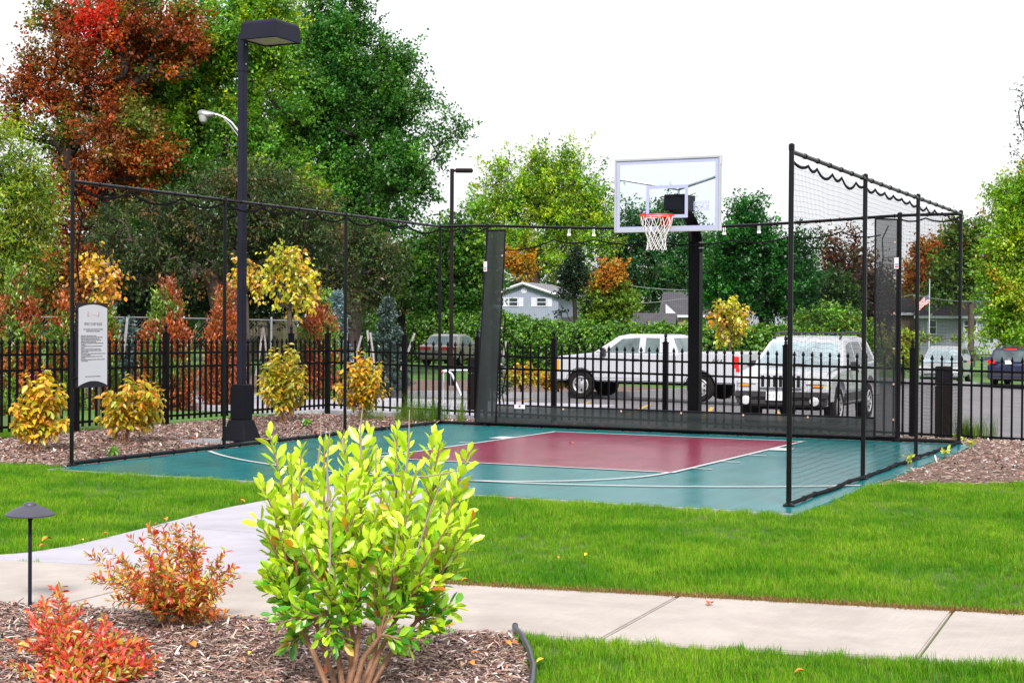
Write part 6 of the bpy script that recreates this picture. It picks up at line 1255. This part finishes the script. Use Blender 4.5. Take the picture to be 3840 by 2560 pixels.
# small plants
def seedling(u, v, D, h, n, label, cols, lf=.045, g='small green weeds in the mulch'):
    p = np.array(gnd(u, v)); p[2] = -.01; stemmed('weed', label, p, [p+np.array([RNG.normal(0, h*.3), RNG.normal(0, h*.3), h*RNG.uniform(.6, 1.1)]) for _ in range(n)], lf, cols, .002, .01, .15, .02, 0, .05, g, T_OBO, mats='leafbright', cat='weed')
LM = [(.38, .58, .03), (.28, .50, .03)]
seedling(1583, 2478, 7, .13, 2, 'small lime green sprig right of the big shrub', LM, .03); seedling(1622, 2372, 7.6, .06, 2, 'tiny green sprig by the edge of the walk right of the big shrub', LM, .022); seedling(1420, 2530, 6.8, .16, 4, 'leafy lime sprig at the foot of the big shrub', LM, .05)
for u, v, lab in ((3590, 1662, 'yellow-green weed at the back right corner post'), (3640, 1680, 'yellow-green weed just right of the back right corner post'), (3545, 1715, 'yellow-green weed on the right court edge'), (3415, 1745, 'yellow-green weed at the foot of the second right netting post')): seedling(u, v, 15, .12, 5, lab, [(.36, .50, .03), (.5, .5, .03)], .07)
for u, v, lab in ((880, 1605, 'low green weed left of the big lamp post'), (1150, 1600, 'low green weed in the mulch right of the big lamp post'), (430, 1715, 'low green weed by the left court edge')): seedling(u, v, 20, .10, 14, lab, [(.12, .32, .03), (.18, .40, .03)], .07)
def tufts(label, pts): P_ = np.array(pts, float); return scatter('grass_tuft', P_, RNG.uniform(.7, 1.4, len(P_)), fcol, label)
c = gnd(1570, 1575); tufts('tall feathery green grass in the back left corner outside the netting', [(c[0]+RNG.normal(0, .38), max(.9, c[1]+RNG.normal(0, .35)), -.02) for _ in range(28)])
c = gnd(3640, 1640); tufts('yellow-green grass tuft outside the fence at the back right corner', [(c[0]-.15+RNG.normal(0, .16), 3.05+RNG.normal(0, .06), -.13) for _ in range(16)])
# fallen leaves
FLG = 'fallen autumn leaves'
def fleaf(u, v, z, size, col, label, rz=None):
    p = gnd(u, v); a = RNG.uniform(0, 6.28) if rz is None else rz; t_ = np.array([[math.cos(a), math.sin(a), .25]])
    vs = []; fs = []; n = 7
    d = Vector((math.cos(a), math.sin(a), 0)); s_ = Vector((-d.y, d.x, 0)); b = MB()
    for i in range(n):
        x = i/(n-1); w_ = .34*math.sin(PI*min(1, x*.93+.04))**.8*size; cu = .28*size*math.sin(PI*x)*.6
        for q in (-1, 0, 1): vs.append(tuple(Vector((p[0], p[1], z+.004))+d*(x-.5)*size+s_*q*w_+Vector((0, 0, cu+abs(q)*w_*.45+.05*size*x))))
    for i in range(n-1):
        for q in (0, 1): o = i*3+q; fs.append((o, o+1, o+4, o+3))
    b.add(vs, fs); m_ = LEAFM[col]; o = b.build('fallen_leaf', m_, smooth=True, angle=80); tag(o, label, 'leaf', FLG)
LEAFM = {'o': mat('orange_dead_leaf', (.62, .20, .02), .6, var=.3, scale=30), 'r': mat('rust_dead_leaf', (.50, .085, .02), .5, var=.3, scale=30), 'y': mat('yellow_dead_leaf', (.66, .42, .04), .6, var=.2, scale=30), 'b': mat('tan_dead_leaf', (.36, .22, .13), .7, var=.2, scale=30)}
for a in ((2662, 2268, .002, .062, 'r', 'rust red curled leaf lying alone on the walk'), (2200, 2100, .03, .045, 'y', 'yellow leaf on the main lawn above the walk'), (1745, 2185, .01, .05, 'o', 'orange leaf at the lawn edge right of the big shrub'), (1915, 1880, .025, .05, 'r', 'rusty leaf on the grass near the front of the court'),
          (175, 2045, .035, .075, 'o', 'orange leaf standing in the grass right of the path light'), (160, 2066, .03, .05, 'o', 'smaller orange leaf at the grass edge right of the path light'), (395, 2020, .03, .045, 'o', 'small orange leaf in the left lawn above the orange spirea'), (308, 2042, .03, .03, 'y', 'tiny yellow leaf at the left lawn edge'), (905, 1892, .02, .07, 'o', 'orange leaf where the left lawn meets the path to the court'),
          (735, 1940, .004, .035, 'o', 'small orange leaf on the path to the court'), (618, 1965, .03, .07, 'o', 'orange leaf at the lawn edge above the orange spirea'), (715, 2434, .01, .075, 'o', 'orange leaf in the mulch right of the red spirea'), (940, 2460, .01, .035, 'y', 'pale yellow leaf in the middle of the near mulch'), (900, 2320, .01, .035, 'o', 'orange leaf in the mulch at the edge of the walk, first of a row'), (950, 2322, .01, .04, 'b', 'pale tan leaf in the mulch at the edge of the walk'), (985, 2322, .01, .035, 'o', 'orange leaf near the big shrub at the edge of the walk'),
          (1780, 2460, .01, .04, 'o', 'orange leaf in the mulch left of the black edging tube'), (1765, 2500, .01, .05, 'o', 'second orange leaf in the mulch, closer to the bottom, by the edging tube'), (1900, 2430, .012, .06, 'o', 'orange leaf beside the black edging tube'), (1925, 2425, .012, .05, 'r', 'rust leaf touching the black edging tube'), (1240, 2530, .012, .08, 'r', 'rust leaf under the left stems of the big shrub'), (1400, 2490, .012, .06, 'o', 'orange leaf under the right stems of the big shrub'), (1740, 2505, .01, .05, 'b', 'tan leaf in the mulch right of the big shrub'),
          (1640, 1590, .012, .16, 'b', 'tan leaf at the back left corner of the court'), (1665, 1588, .012, .14, 'b', 'second tan leaf against the back left corner post'), (1435, 1612, .012, .14, 'b', 'tan leaf on the left court edge'), (2142, 1665, .008, .06, 'r', 'dark leaf lying on the maroon key'), (3000, 2540, .02, .05, 'o', 'orange leaf in the bottom right lawn'), (2030, 2500, .02, .05, 'y', 'yellow leaf in the lawn right of the edging tube'), (720, 1655, .01, .14, 'r', 'rust leaf in the mulch left of the big lamp post'), (2090, 2105, .02, .035, 'o', 'tiny orange leaf on the main lawn')):
    fleaf(*a)
print('objects', len(bpy.data.objects))
